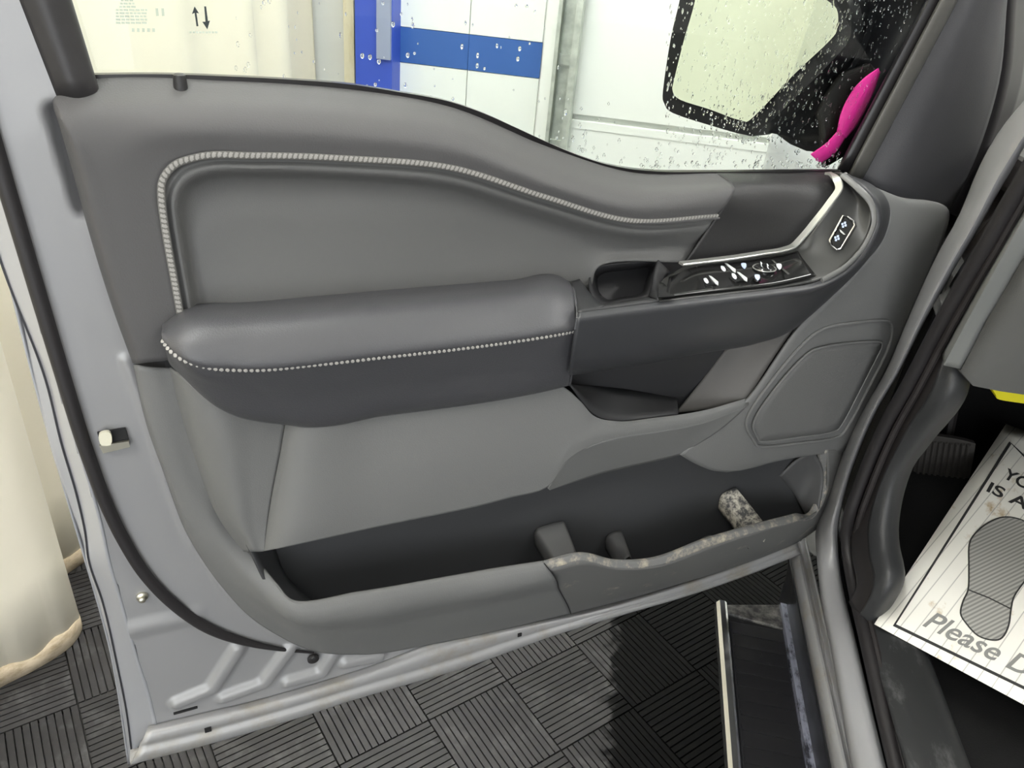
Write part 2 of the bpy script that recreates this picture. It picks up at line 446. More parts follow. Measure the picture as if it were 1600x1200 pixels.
# blue band and white panels on the end wall
zt = (bq(730, 53, WQ).z); zb = (bq(730, 108, WQ).z)
x0 = bq(605, 60, WQ).dot(S); x1 = bq(846, 95, WQ).dot(S)
pw = .42
k = 0
xs = [x0]
while xs[-1] < x1 - .02:
    xs.append(min(xs[-1] + pw, x1))
for a, b in zip(xs, xs[1:]):
    box('wall_panel', BODY_M, (a + .002, WQ - .02, 0), (b - .002, WQ, zb - .003), MT['wallw'], wall_front)
    box('blue_stripe_panel', BODY_M, (a + .0008, WQ - .022, zb), (b - .0008, WQ, zt), MT['wallb'], wall_front)
    box('wall_panel', BODY_M, (a + .002, WQ - .02, zt + .003), (b - .002, WQ, 3.7), MT['wallw'], wall_front)
xc0 = bq(555, 60, WQ - .15).dot(S); xc1 = bq(613, 60, WQ - .15).dot(S)
col = thing('blue_column', BODY_M @ Matrix.Translation((xc0, WQ - .1, 0)), 'bright blue steel column at the end of the blue stripe', 'column')
box('shaft', BODY_M, (xc0, WQ - .15, 0), (xc1, WQ, 3.8), MT['bluecol'], col)
xg0 = bq(588, 60, WQ - .17).dot(S); zg = bq(600, 93, WQ - .17).z
box('cover_plate', BODY_M, (xg0, WQ - .17, zg), (xc1 - .004, WQ - .15, zg + .9), MT['greyplate'], col, label='grey cover plate')
# garage door opening: cream jamb, galvanised track and white sectional door
xj0 = bq(851, 60, WQ - .1).dot(S); xj1 = bq(868, 60, WQ - .1).dot(S)
jamb = box('trim_1', BODY_M, (xj0, WQ - .1, 0), (xj1, WQ, 3.8), MT['gdoor']); tag(jamb, 'white jamb beside the sectional door', kind='structure')
xt0 = xj1; xt1 = bq(912, 60, WQ - .2).dot(S)
track = thing('door_track', BODY_M @ Matrix.Translation((xt0, WQ - .1, 0)), 'galvanised vertical door track beside the white jamb', 'door track')
box('web', BODY_M, (xt0 + .02, WQ - .06, 0), (xt1 - .02, WQ - .05, 3.2), MT['galv'], track)
box('flange', BODY_M, (xt0 + .005, WQ - .14, 0), (xt0 + .022, WQ - .05, 3.2), MT['galv'], track)
box('flange', BODY_M, (xt1 - .05, WQ - .2, 0), (xt1 - .02, WQ - .05, 3.2), MT['galv'], track)
box('shadow_gap', BODY_M, (xt0, WQ - .05, 0), (xt0 + .03, WQ - .045, 3.2), MT['frame'], track)
for z in (.55, .95, 1.35, 1.75):
    box('bracket', BODY_M, (xt0 + .02, WQ - .08, z), (xt1 - .06, WQ - .06, z + .05), MT['galv'], track)
door1 = box('door_1', BODY_M, (xt1 - .03, WQ - .03, 0), (4.2, WQ, 3.1), MT['gdoor']); tag(door1, 'white sectional garage door', kind='structure')
zseam = bq(1040, 200, WQ - .08).z
zz = zseam - .79
while zz < 3:
    box('door_section', BODY_M, (xt1 - .02, WQ - .07, max(zz + .012, .01)), (4.15, WQ - .03, zz + .775), MT['gdoor'], door1)
    box('section_rail', BODY_M, (xt1 - .02, WQ - .074, zz + .735), (4.15, WQ - .07, zz + .772), MT['gdoor'], door1)
    zz += .79
# cream post and pale strips left of the column
cp = box('trim_2', BODY_M, (bq(537, 60, WQ - .1).dot(S), WQ - .1, 0), (bq(553, 60, WQ - .1).dot(S), WQ, 3.8), MT['creampost']); tag(cp, 'stained cream post beside the blue column', kind='structure')

# cream vinyl curtain hanging along the bay
cpath = [(-1.33, -2.2), (-1.22, -1.6), (-1.36, -1.0), (-1.22, -.5), (-1.34, 0), (-1.25, .45), (-1.16, .78), (-1.12, .888), (-1.08, .949), (-1.053, 1.036), (-1.075, 1.085), (-1.15, 1.1), (-1.2, 1.14), (-1.205, 1.2), (-1.19, 1.26), (-1.22, 1.36), (-1.32, 1.5), (-1.28, 1.7), (-1.36, 1.95), (-1.32, 2.2), (-1.42, 2.5), (-1.4, 2.8), (-1.52, 3.05), (-1.5, 3.3), (-1.62, 3.55), (-1.64, 3.9)]
cv = [V(a, b, 0) for a, b in cpath]
cdense = polycurve(cv, .03)
vc = thing('vinyl_curtain', BODY_M @ Matrix.Translation((-1.3, .8, 0)), 'cream vinyl bay curtain with a muddy hem, hanging left of the door', 'curtain')
rng = random.Random(3)
hemz = [.022 + .012 * math.sin(i * .7) * math.sin(i * .23) + .02 * rng.random() for i in range(len(cdense))]
lean = Vector((0, 0, 0))
loft('sheet', [[p + UP * h for p, h in zip(cdense, hemz)], [p + UP * 1.2 - S * .02 for p in cdense], [p + UP * 3.4 - S * .05 for p in cdense]], MT['curtain'], vc, nu=len(cdense) * 2, sub=6, solid=.004)
loft('hem', [[p + UP * .001 + S * .001 for p in cdense], [p + UP * (h + .012) + S * .001 for p, h in zip(cdense, hemz)]], MT['hemdirt'], vc, nu=len(cdense) * 2, sub=2, solid=.004)

# ceiling lamps
def lamp(s, q, label):
    t = thing('ceiling_lamp', BODY_M @ Matrix.Translation((s, q, 3.7)), label, 'lamp', 'ceiling lamps of the wash bay')
    box('housing', BODY_M, (s - .17, q - .75, 3.7), (s + .17, q + .75, 3.8), MT['lampbox'], t)
    box('diffuser', BODY_M, (s - .14, q - .72, 3.67), (s + .14, q + .72, 3.7), MT['lamp'], t)
for s, q, l in ((-.75, .6, 'ceiling strip lamp nearest above the open door'), (-.75, 2.7, 'ceiling strip lamp above the left of the end wall'), (-.75, -1.9, 'ceiling strip lamp behind the viewer on the curtain side'),
                (2.6, .6, 'ceiling strip lamp beyond the truck roof'), (2.6, 2.7, 'ceiling strip lamp above the white garage door'), (2.6, -1.9, 'ceiling strip lamp behind the viewer on the far side')):
    lamp(s, q, l)

# ================================================================== TRUCK DOOR
door = thing('truck_door', DOOR_M, 'open silver pickup door with grey trim, padded armrest and map pocket', 'car door')
def uz(px, py):
    p = dp(px, py, 0); return (p.dot(D), p.z)
def seg_d(p, a, b):
    ax, ay = a; bx, by = b; vx, vy = bx - ax, by - ay
    t = max(0, min(1, ((p[0] - ax) * vx + (p[1] - ay) * vy) / (vx * vx + vy * vy + 1e-12)))
    return math.hypot(p[0] - ax - t * vx, p[1] - ay - t * vy)
def path_d(p, path): return min(seg_d(p, a, b) for a, b in zip(path, path[1:]))
def inside(p, poly):
    c = False; n = len(poly)
    for i in range(n):
        a, b = poly[i], poly[i - 1]
        if (a[1] > p[1]) != (b[1] > p[1]) and p[0] < (b[0] - a[0]) * (p[1] - a[1]) / (b[1] - a[1]) + a[0]: c = not c
    return c
def sstep(a, b, x):
    t = max(0, min(1, (x - a) / (b - a))); return t * t * (3 - 2 * t)

# --- pressed inner sheet (silver), a height field with the stamped bars
RIDGE = [(-72, -60), (-60, 0), (-22, 200), (28, 400), (86, 600), (118, 700), (150, 800), (176, 900), (204, 1000), (229, 1080), (241, 1128)]
face_px = RIDGE + [(245, 1142), (320, 1126), (420, 1100), (560, 1064), (700, 1018), (640, 985), (480, 950), (400, 880), (340, 780), (290, 660), (240, 500), (180, 330), (130, 180), (110, 60), (95, 0), (78, -60)]
poly = [uz(*p) for p in face_px]
bars = [[uz(*p) for p in b] for b in ([(372, 1012), (332, 1074), (278, 1096)], [(452, 1013), (412, 1066), (350, 1088)], [(521, 1020), (502, 1050), (450, 1064)], [(592, 1024), (540, 1034)])]
groove = [uz(*p) for p in [(196, 560), (232, 660), (262, 760), (300, 850), (355, 925), (430, 988), (480, 1010)]]
step = [uz(*p) for p in [(90, 178), (106, 230), (126, 300), (134, 325)]]
soft = [uz(*p) for p in [(200, 985), (300, 962)]]
def face_w(p):
    w = 0.0
    for b in bars: w += .007 * (1 - sstep(.004, .013, path_d(p, b)))
    g = path_d(p, groove); w += .004 * (1 - sstep(.001, .006, g))
    w += .004 * (1 - sstep(.0, .02, path_d(p, soft)))
    w -= .016 * (1 - sstep(.002, .011, path_d(p, step)))
    return w
st = .0032
u0 = min(p[0] for p in poly); u1 = max(p[0] for p in poly); z0 = min(p[1] for p in poly); z1 = max(p[1] for p in poly)
nx = int((u1 - u0) / st) + 1; nz = int((z1 - z0) / st) + 1
idx = {}; vs = []; fs = []
for i in range(nx):
    for j in range(nz):
        p = (u0 + i * st, z0 + j * st)
        if inside(p, poly):
            idx[i, j] = len(vs); vs.append(-DW * N + D * p[0] + N * face_w(p) + UP * p[1])
for (i, j) in list(idx):
    q4 = [(i, j), (i + 1, j), (i + 1, j + 1), (i, j + 1)]
    if all(k in idx for k in q4): fs.append(tuple(idx[k] for k in q4))
sheet = mesh('inner_sheet', vs, fs, MT['silver_in'], door, face_cam=True, angle=60, label='silver painted sheet metal with stamped bars')

# --- rear hem of the outer skin
def rl(w, pts): return [dp(x, y, w) for x, y in pts]
E1 = [(-95, 0), (-60, 200), (0, 405), (73, 600), (95, 690), (120, 775), (134, 840), (137, 868), (160, 940), (183, 1040), (197, 1110), (206, 1180)]
E2 = [(-125, 0), (-90, 200), (-2, 366), (56, 600), (79, 700), (108, 785), (130, 850), (133, 870), (150, 930), (172, 1010), (190, 1110), (202, 1194)]
RD = [(-58, 0), (-20, 200), (32, 400), (90, 600), (115, 680), (142, 765), (160, 830), (168, 868), (190, 945), (214, 1030), (231, 1080), (244, 1132)]
loft('rear_flange', [rl(.0015, RD), rl(-.012, [((a[0] * .45 + b[0] * .55), (a[1] * .45 + b[1] * .55)) for a, b in zip(RD, E1)]), rl(-.022, E1), rl(-.03, E2)], MT['silver'], door, nu=110, sub=5, label='silver hem of the outer door skin')
sweep('hem_line', polycurve(rl(-.0205, E1), .01), rect(.0016, .002), N, MT['hem'], door)
# outer skin behind it, so the door is a hollow shell with depth
skin = [(-125, 0), (-90, 200), (-2, 366), (56, 600), (108, 785), (133, 870), (172, 1010), (202, 1194)]
sk0 = rl(-.03, skin)[2:]
belt_uz = [(dp(x, y, -.03).dot(D), dp(x, y, -.03).z) for x, y in [(140, 128), (350, 130), (550, 143), (700, 169), (800, 208), (900, 252), (980, 272), (1100, 276), (1318, 276)]]
def belt_z(u):
    for (a, za_), (b, zb_) in zip(belt_uz, belt_uz[1:]):
        if a <= u <= b: return za_ + (zb_ - za_) * (u - a) / (b - a)
    return belt_uz[0][1] if u < belt_uz[0][0] else belt_uz[-1][1]
zlo, zhi = sk0[-1].z, sk0[0].z
def skl(u, w):
    out = []
    for p in sk0:
        f_ = (p.z - zlo) / (zhi - zlo)
        out.append(-DW * N + N * w + D * u + UP * (zlo + f_ * (belt_z(u) - .012 - zlo)))
    return out
loft('outer_skin', [sk0, [p - N * .03 + D * .006 for p in sk0]] + [skl(u, -.082) for u in (.0, .15, .3, .45, .6, .75, .9, .96)], MT['silver'], door, nu=40, sub=3, solid=.002)

# --- bottom flange
bt = [(232, 1134), (305, 1116), (407, 1092), (559, 1047), (676, 1004), (808, 974), (948, 945), (1056, 912), (1150, 880), (1245, 845)]
bg = [(222, 1160), (318, 1138), (430, 1108), (559, 1070), (700, 1028), (840, 985), (960, 952), (1060, 925), (1155, 893), (1248, 855)]
bb = [(204, 1195), (327, 1163), (460, 1124), (559, 1092), (715, 1047), (870, 992), (986, 957), (1066, 934), (1160, 902), (1252, 866)]
loft('bottom_flange', [rl(.0, bt), rl(.012, [(a[0] * .5 + b[0] * .5, a[1] * .5 + b[1] * .5) for a, b in zip(bt, bg)]), rl(.016, bg), rl(.0155, [(a[0] * .75 + b[0] * .25, a[1] * .75 + b[1] * .25 - 1) for a, b in zip(bg, bb)]), rl(.02, [(a[0] * .4 + b[0] * .6, a[1] * .4 + b[1] * .6) for a, b in zip(bg, bb)]), rl(.018, bb), [p - N * .02 for p in rl(.018, bb)]], MT['silver_dirty'], door, nu=110, sub=4, label='silver bottom flange with road film')
for x, y, a in ((325, 1140, .008), (812, 992, .006)):
    box('drain_hole', Matrix.Translation(dp(x, y, .0165)) @ DOOR_M.to_3x3().to_4x4(), (-a / 2, -.001, -a / 2), (a / 2, .001, a / 2), MT['dark'], door)
box('drain_slot', Matrix.Translation(dp(290, 1110, .001)) @ DOOR_M.to_3x3().to_4x4() @ Matrix.Rotation(-.02, 4, 'Y'), (-.014, -.001, -.0015), (.014, .001, .0015), MT['dark'], door)

# --- weather seal on the sheet
sealpx = [(-70, 0), (-40, 120), (-4, 245), (42, 400), (102, 600), (124, 672), (141, 722), (162, 778), (192, 842), (230, 902), (272, 945), (330, 984), (390, 1005), (450, 1016), (490, 1020)]
sp = polycurve([dp(x, y, .004) for x, y in sealpx], .008)
def seal_prof(i, n):
    return 1.0
vs = []; fs = []; k = 10; n = len(sp)
for i, p in enumerate(sp):
    t = (sp[min(i + 1, n - 1)] - sp[max(i - 1, 0)]).normalized(); sd = t.cross(N).normalized()
    r = .0066 * (1 - .75 * sstep(.8, 1, i / n))
    vs += [p + sd * (a * r) + N * (b * r * .8) for a, b in ring(1, k)]
for i in range(n - 1):
    fs += [(i * k + c, i * k + (c + 1) % k, (i + 1) * k + (c + 1) % k, (i + 1) * k + c) for c in range(k)]
fs += [tuple(range(k)), tuple((n - 1) * k + c for c in range(k))]
mesh('weather_seal', vs, fs, MT['rubber'], door, label='black rubber weather seal')

# --- latch and bump stop on the rear face
lt = fillpoly('latch', [dp(152, 677, .004), dp(196, 670, .004), dp(203, 695, .004), dp(160, 704, .004)], MT['dark'], door, label='latch opening with cream nylon catch')
Lm = Matrix.Translation(dp(168, 683, .006)) @ DOOR_M.to_3x3().to_4x4()
prism('catch', [dp(x, y, .006) for x, y, _ in smooth_px([(155, 676), (170, 672), (175, 682), (172, 692), (158, 692)], 20)], N * .004, MT['nylon'], lt)
prism('catch_plate', [dp(155, 694, .005), dp(201, 687, .005), dp(203, 696, .005), dp(161, 706, .005)], N * .003, MT['steel'], lt)
def disc_stack(name, c, axis, prof, material, parent, n=18, **kw):
    a = axis.normalized(); x = a.orthogonal().normalized(); y = a.cross(x)
    vs = []; fs = []
    for r, h in prof: vs += [c + a * h + (x * math.cos(2 * math.pi * i / n) + y * math.sin(2 * math.pi * i / n)) * r for i in range(n)]
    for j in range(len(prof) - 1): fs += [(j * n + i, j * n + (i + 1) % n, (j + 1) * n + (i + 1) % n, (j + 1) * n + i) for i in range(n)]
    fs += [tuple(range(n)), tuple((len(prof) - 1) * n + i for i in range(n))]
    return mesh(name, vs, fs, material, parent, **kw)
disc_stack('bump_stop', dp(222, 931, 0), N, [(.006, 0), (.006, .003), (.0035, .004), (.0035, .008), (.002, .009)], MT['steel'], door)
cl = disc_stack('trim_clip', dp(489, 1028, .003), N, [(.0075, 0), (.0075, .003), (.005, .0042)], MT['rubber'], door)
disc_stack('clip_head', dp(490, 1028, .0072), N, [(.003, 0), (.002, .0015)], MT['kick'], cl)

# --- upper trim
OUT = [(207, 567, .0), (172, 470, .0), (141, 370, .0), (112, 265, .0), (92, 195, .0), (82, 160, .0), (92, 137, -.012), (147, 122, -.018), (350, 125, -.018), (550, 139, -.018), (700, 165, -.018), (850, 226, -.018), (980, 267, -.018), (1122, 270, -.018)]
LG1 = [(211, 568, .02), (176, 470, .02), (145, 370, .02), (116, 265, .02), (96, 198, .02), (87, 166, .015), (105, 150, .004), (155, 143, .0), (355, 145, .0), (550, 158, .0), (700, 182, .0), (850, 244, .0), (980, 284, .0), (1140, 284, .0)]
BRK = [(218, 568, .03), (184, 470, .03), (153, 370, .03), (124, 268, .03), (104, 205, .03), (98, 184, .027), (122, 173, .022), (170, 170, .021), (360, 172, .021), (550, 185, .021), (700, 207, .021), (850, 268, .021), (980, 306, .022), (1148, 297, .02)]
MIDT = [(245, 565, .033), (215, 465, .033), (195, 385, .033), (175, 310, .033), (160, 262, .033), (160, 235, .033), (180, 214, .032), (220, 203, .032), (380, 202, .032), (550, 213, .032), (700, 232, .032), (850, 286, .032), (980, 325, .031), (1136, 318, .027)]
STI = [(290, 560, .03), (272, 455, .03), (262, 400, .03), (253, 345, .03), (249, 310, .03), (253, 283, .03), (272, 256, .03), (305, 244, .03), (400, 241, .03), (550, 246, .03), (700, 259, .03), (850, 305, .03), (980, 342, .029), (1120, 336, .025)]
upper = loft('upper_trim', [DL(0, *OUT), DL(0, *LG1), DL(0, *BRK), DL(0, *MIDT), DL(0, *STI)], MT['upper'], door, nu=160, sub=7, label='charcoal soft-touch upper trim')
GRV = [(300, 560, .022), (283, 455, .022), (273, 400, .022), (264, 345, .022), (261, 312, .022), (266, 290, .022), (283, 267, .022), (312, 255, .022), (400, 252, .022), (550, 257, .022), (700, 270, .022), (850, 316, .022), (980, 352, .021), (1112, 348, .018)]
GR2 = [(306, 560, .025), (290, 455, .025), (280, 400, .025), (271, 346, .025), (268, 316, .025), (273, 295, .025), (289, 274, .025), (318, 262, .025), (402, 259, .025), (550, 264, .025), (698, 277, .025), (846, 322, .025), (976, 358, .024), (1108, 354, .02)]
INR = [(322, 560, .011), (305, 455, .011), (297, 400, .011), (290, 352, .011), (290, 328, .011), (295, 308, .011), (309, 293, .011), (336, 284, .011), (410, 281, .011), (550, 285, .011), (698, 300, .011), (830, 340, .011), (955, 378, .012), (1096, 372, .014)]
BAS = [(332, 560, .018), (345, 540, .018), (360, 530, .018), (375, 522, .018), (390, 516, .018), (405, 511, .018), (425, 506, .018), (460, 502, .018), (520, 497, .018), (640, 485, .018), (770, 470, .018), (912, 462, .018), (940, 414, .018), (1074, 410, .018)]
MI1 = [(a[0] * .7 + b[0] * .3, a[1] * .7 + b[1] * .3, .009) for a, b in zip(INR, BAS)]
loft('insert_panel', [DL(0, *STI), DL(0, *GRV), DL(0, *GR2), DL(0, *INR), DL(0, *MI1), DL(0, *BAS)], MT['insert'], door, nu=160, sub=7, label='grey padded insert panel')
# stitches: one short thread after another, far too many to pick apart
def stitches(name, pts, parent, step, size, tilt=.35):
    vs = []; fs = []
    P = polycurve(pts, step)
    base = []
    bm = bmesh.new(); bmesh.ops.create_icosphere(bm, subdivisions=1, radius=1)
    bv = [v.co.copy() for v in bm.verts]; bf = [tuple(v.index for v in f.verts) for f in bm.faces]; bm.free()
    for i, p in enumerate(P):
        t = (P[min(i + 1, len(P) - 1)] - P[max(i - 1, 0)]).normalized(); sd = t.cross(N).normalized()
        t2 = (t + sd * tilt).normalized(); sd2 = t2.cross(N).normalized()
        o = len(vs); vs += [p + t2 * v.x * size[0] + sd2 * v.y * size[1] + N * v.z * size[2] for v in bv]
        fs += [tuple(o + a for a in f) for f in bf]
    return tag(mesh(name, vs, fs, MT['stitch'], parent), 'pale grey decorative stitching', kind='stuff')
stitches('stitching', [dp(a[0] + (3 if i < 5 else 0), a[1] + (2 if i > 5 else 0), a[2] + .0005) for i, a in enumerate(STI)][0:], door, .0044, (.0022, .0031, .001), .7)
seam_path = polycurve(DL(0, *[(a[0] + (6 if i < 5 else 4), a[1] + (5 if i > 5 else 3), .0285) for i, a in enumerate(STI)]), .008)
sweep('piping', seam_path, ring(.0012, 6), N, MT['upper'], door, label='piping along the seam')
sweep('stitch_band', polycurve([dp(a[0] + (3 if i < 5 else 0), a[1] + (2 if i > 5 else 0), a[2]) for i, a in enumerate(STI)], .006), ring(.0032, 8, .0011), N, MT['band'], door, label='pale band under the stitching')

# --- lock pin
lp = dp(283, 142, -.006)
pin = disc_stack('lock_pin', lp, UP, [(.0058, -.012), (.0058, .0), (.0055, .006), (.005, .0125), (.003, .0138)], MT['accent'], door)
disc_stack('grommet', dp(284, 146, -.003), (UP * .9 + N * .5), [(.0125, -.002), (.0125, .001), (.009, .0025), (.0065, .001)], MT['upper'], door)

# --- armrest pad
A = [
 [(258, 500, .012), (286, 481, .012), (400, 470, .012), (600, 452, .012), (800, 436, .012), (872, 430, .012), (888, 438, .012)],
 [(254, 506, .03), (282, 489, .035), (400, 479, .035), (600, 462, .035), (800, 446, .035), (876, 439, .035), (893, 446, .03)],
 [(253, 515, .06), (280, 512, .075), (400, 508, .08), (600, 492, .08), (800, 474, .08), (880, 466, .08), (898, 468, .075)],
 [(252, 521, .07), (279, 536, .09), (395, 543, .097), (600, 526, .097), (800, 506, .097), (884, 495, .097), (901, 494, .092)],
 [(253, 528, .075), (281, 555, .095), (380, 574, .105), (600, 553, .105), (800, 529, .105), (886, 516, .105), (902, 513, .1)],
 [(254, 533, .074), (284, 563, .094), (382, 580, .103), (600, 560, .103), (800, 536, .103), (886, 522, .103), (901, 519, .098)],
 [(257, 545, .066), (298, 588, .083), (420, 616, .089), (600, 598, .089), (800, 573, .089), (884, 556, .09), (897, 553, .086)],
 [(266, 570, .05), (330, 630, .06), (462, 666, .062), (600, 650, .061), (800, 622, .061), (876, 606, .063), (889, 602, .066)],
 [(280, 575, .02), (340, 625, .03), (470, 656, .035), (600, 640, .035), (800, 612, .035), (876, 597, .035), (885, 595, .03)]]
pad = loft('armrest_pad', [DL(0, *a) for a in A], MT['pad'], door, nu=120, sub=6, label='black leather armrest pad')
# end cap of the pad, towards the switches
rows = loft_grid([DL(0, *a) for a in A], 120, 6)
rim = [r[-1] for r in rows]
ctr = sum(rim, Vector()) / len(rim) - D * .004
mesh('pad_end', rim + [ctr], [(i, i + 1, len(rim)) for i in range(len(rim) - 1)], MT['pad'], pad, face_cam=True, solid=.002)
stitches('stitching', DL(0, (254, 533, .0755), (266, 549, .088), (284, 562, .0955), (320, 574, .101), (382, 579, .1045), (500, 570, .105), (600, 559, .105), (700, 548, .105), (800, 535, .105), (886, 521, .105), (900, 518, .1)), pad, .0049, (.0021, .0019, .0012), .2)

# --- grab handle bar, rim and switch bezel
RIN = [(903, 488, .1), (1000, 475, .1), (1100, 463, .1), (1200, 452, .096), (1282, 438, .09), (1322, 414, .082), (1352, 376, .072), (1364, 345, .064), (1358, 318, .056), (1340, 297, .045), (1312, 272, .02)]
RMD = [(903, 497, .107), (1000, 484, .107), (1100, 472, .107), (1200, 461, .103), (1290, 445, .097), (1331, 418, .088), (1360, 379, .078), (1372, 345, .069), (1366, 316, .06), (1347, 293, .048), (1318, 271, .022)]
RM2 = [(900, 515, .108), (1000, 502, .108), (1100, 489, .108), (1200, 476, .1), (1285, 454, .09), (1333, 425, .08), (1365, 385, .07), (1379, 345, .06), (1374, 313, .052), (1354, 289, .042), (1323, 271, .018)]
ROU = [(890, 583, .09), (1000, 567, .09), (1100, 550, .085), (1180, 536, .075), (1246, 510, .06), (1302, 461, .05), (1352, 410, .042), (1382, 370, .036), (1391, 332, .03), (1383, 307, .026), (1330, 276, .012)]
ROB = [(895, 580, .04), (1000, 562, .04), (1100, 545, .04), (1180, 530, .035), (1246, 505, .03), (1300, 456, .025), (1350, 405, .02), (1380, 367, .02), (1389, 332, .015), (1380, 308, .01), (1328, 277, .0)]
handle = loft('grab_handle', [DL(0, *r) for r in (RIN, RMD, RM2, ROU, ROB)], MT['handle'], door, nu=140, sub=6, label='dark grey grab handle with a painted edge highlight')
rimp = polycurve(DL(0, (1284, 439, .0925), (1325, 413, .085), (1355, 376, .075), (1366, 345, .0665), (1361, 317, .0585), (1343, 296, .047), (1316, 273, .022)), .006)
sweep('edge_highlight', rimp, ring(.0042, 8, .0022), N, MT['rim'], handle, label='painted highlight along the edge round the lock switch')  # paler strip paints the highlight on the handle's rounded edge
# left end of the bar, where the pad meets it
hr = [DL(0, *r)[0] for r in (RIN, RMD, RM2, ROU, ROB)]
mesh('handle_end', hr + [dp(903, 488, .03)], [(0, 1, 2, 3, 4, 5)], MT['handle'], handle, smooth=False, face_cam=True, solid=.002)
# tray between bar and trim, then the bezel that sweeps up
BZ0 = [(1028, 440, .03), (1068, 417, .03), (1150, 406, .03), (1236, 391, .03), (1250, 382, .03), (1275, 352, .03), (1300, 320, .028), (1317, 289, .022), (1301, 270, -.01)]
BZM = [(1028, 457, .065), (1075, 442, .065), (1150, 433, .065), (1236, 418, .063), (1268, 408, .06), (1302, 378, .053), (1330, 345, .045), (1340, 312, .035), (1308, 271, .005)]
BZ1 = [(1027, 470, .1), (1085, 464, .1), (1150, 457, .099), (1236, 446, .093), (1284, 436, .088), (1323, 412, .08), (1353, 374, .07), (1360, 322, .056), (1312, 272, .02)]
bezel = loft('switch_bezel', [DL(0, *BZ0), DL(0, *BZM), DL(0, *BZ1)], MT['bezel'], door, nu=90, sub=8, label='dark satin bezel around the switches')
SP0 = [(1045, 434, .034), (1075, 421, .034), (1150, 411, .034), (1225, 399, .034), (1246, 394, .036)]
SPM = [(1042, 449, .067), (1080, 438, .067), (1150, 429, .067), (1225, 416, .065), (1255, 408, .063)]
SP1 = [(1040, 465, .0985), (1085, 460, .0985), (1150, 453, .0975), (1225, 444, .094), (1275, 433, .088)]
plate = loft('switch_plate', [[p + UP * .002 for p in DL(0, *l)] for l in (SP0, SPM, SP1)], MT['gloss'], door, nu=40, sub=6, solid=.002, label='gloss black window switch plate')
# grab cup
rimc = smooth_px([(923, 432, .016), (929, 421, .016), (948, 415, .016), (1000, 410, .016), (1029, 406, .016), (1022, 432, .03), (1012, 462, .06), (975, 472, .07), (942, 478, .07), (924, 456, .04)], 40)
floc = smooth_px([(934, 436, -.02), (940, 429, -.02), (952, 425, -.02), (990, 421, -.02), (1014, 418, -.02), (1010, 435, -.02), (1002, 458, .0), (975, 464, .0), (950, 468, .0), (936, 455, -.01)], 40)
tub('grab_cup', DL(0, *rimc), DL(0, *floc), MT['cup'], door, label='dark recess behind the grab handle')
loft('cup_ledge', [DL(0, (904, 486, .1), (960, 478, .1), (1030, 469, .1)), DL(0, (906, 479, .07), (955, 473, .07), (1012, 464, .07))], MT['cup'], door, nu=20, sub=2)
loft('cup_ramp', [DL(0, (892, 440, .02), (899, 462, .06), (903, 487, .1)), DL(0, (906, 436, .018), (924, 460, .05), (944, 478, .095))], MT['kick'], door, nu=20, sub=4)
loft('cup_wall', [DL(0, (1029, 406, .018), (1013, 463, .06)), DL(0, (1046, 424, .022), (1040, 436, .03), (1028, 468, .1))], MT['cup'], door, nu=20, sub=4)

# accent panel and chrome strip
AC0 = [(1118, 269, -.018), (1180, 269, -.018), (1250, 269, -.018), (1302, 269, -.012)]
AC1 = [(1143, 288, .005), (1200, 289, .005), (1265, 290, .005), (1318, 287, .012)]
AC2 = [(1140, 306, .017), (1190, 320, .018), (1250, 330, .02), (1300, 319, .024)]
AC3 = [(1112, 350, .02), (1160, 360, .022), (1220, 362, .024), (1272, 353, .027)]
AC4 = [(1068, 414, .022), (1130, 406, .024), (1200, 396, .026), (1244, 387, .029)]
loft('accent_panel', [DL(0, *a) for a in (AC0, AC1, AC2, AC3, AC4)], MT['accent'], door, nu=40, sub=6, label='near-black leather accent panel')
cs = polycurve(DL(0, (1067, 414, .044), (1110, 409, .044), (1150, 404, .044), (1195, 397, .044), (1230, 391, .044), (1243, 386, .043), (1254, 375, .043), (1275, 350, .042), (1300, 318, .039), (1316, 292, .034), (1314, 282, .026), (1298, 270, .0)), .004)
sweep('chrome_strip', cs, [(-.0015, -.008), (.0015, -.008), (.0014, .0004), (.0007, .001), (-.0007, .001), (-.0014, .0004)], N, MT['satin'], door, label='thin bright metal trim strip')

# switches
def frame_at(p, xdir, nrm):
    z = nrm.normalized(); x = (xdir - xdir.dot(z) * z).normalized(); y = z.cross(x)
    m = Matrix(((x.x, y.x, z.x, p.x), (x.y, y.y, z.y, p.y), (x.z, y.z, z.z, p.z), (0, 0, 0, 1)))
    return m
TN = (UP * .82 + N * .2).normalized()
TNn = (loft_grid([DL(0, *SP0), DL(0, *SPM), DL(0, *SP1)], 5, 1))
def tray(px, py):
    """point on the switch tray under a pixel"""
    f = 0
    # interpolate the tray depth between its back and front edge
    yb = 434 - (px - 1045) * .199; yf = 465 - (px - 1040) * .125
    t = max(0, min(1, (py - yb) / (yf - yb)))
    return dp(px, py, .034 + t * (.0985 - .034) + .0025) + UP * .002
nt_ = (tray(1150, 440) - tray(1140, 420)); et_ = tray(1190, 430) - tray(1110, 441)
TN = et_.cross(nt_).normalized()
if TN.z < 0: TN = -TN
def rounded_box(name, m, sx, sy, sz, material, parent, r=.0015, **kw):
    return box(name, m, (-sx / 2, -sy / 2, -.002), (sx / 2, sy / 2, sz), material, parent, bevel=r, **kw)
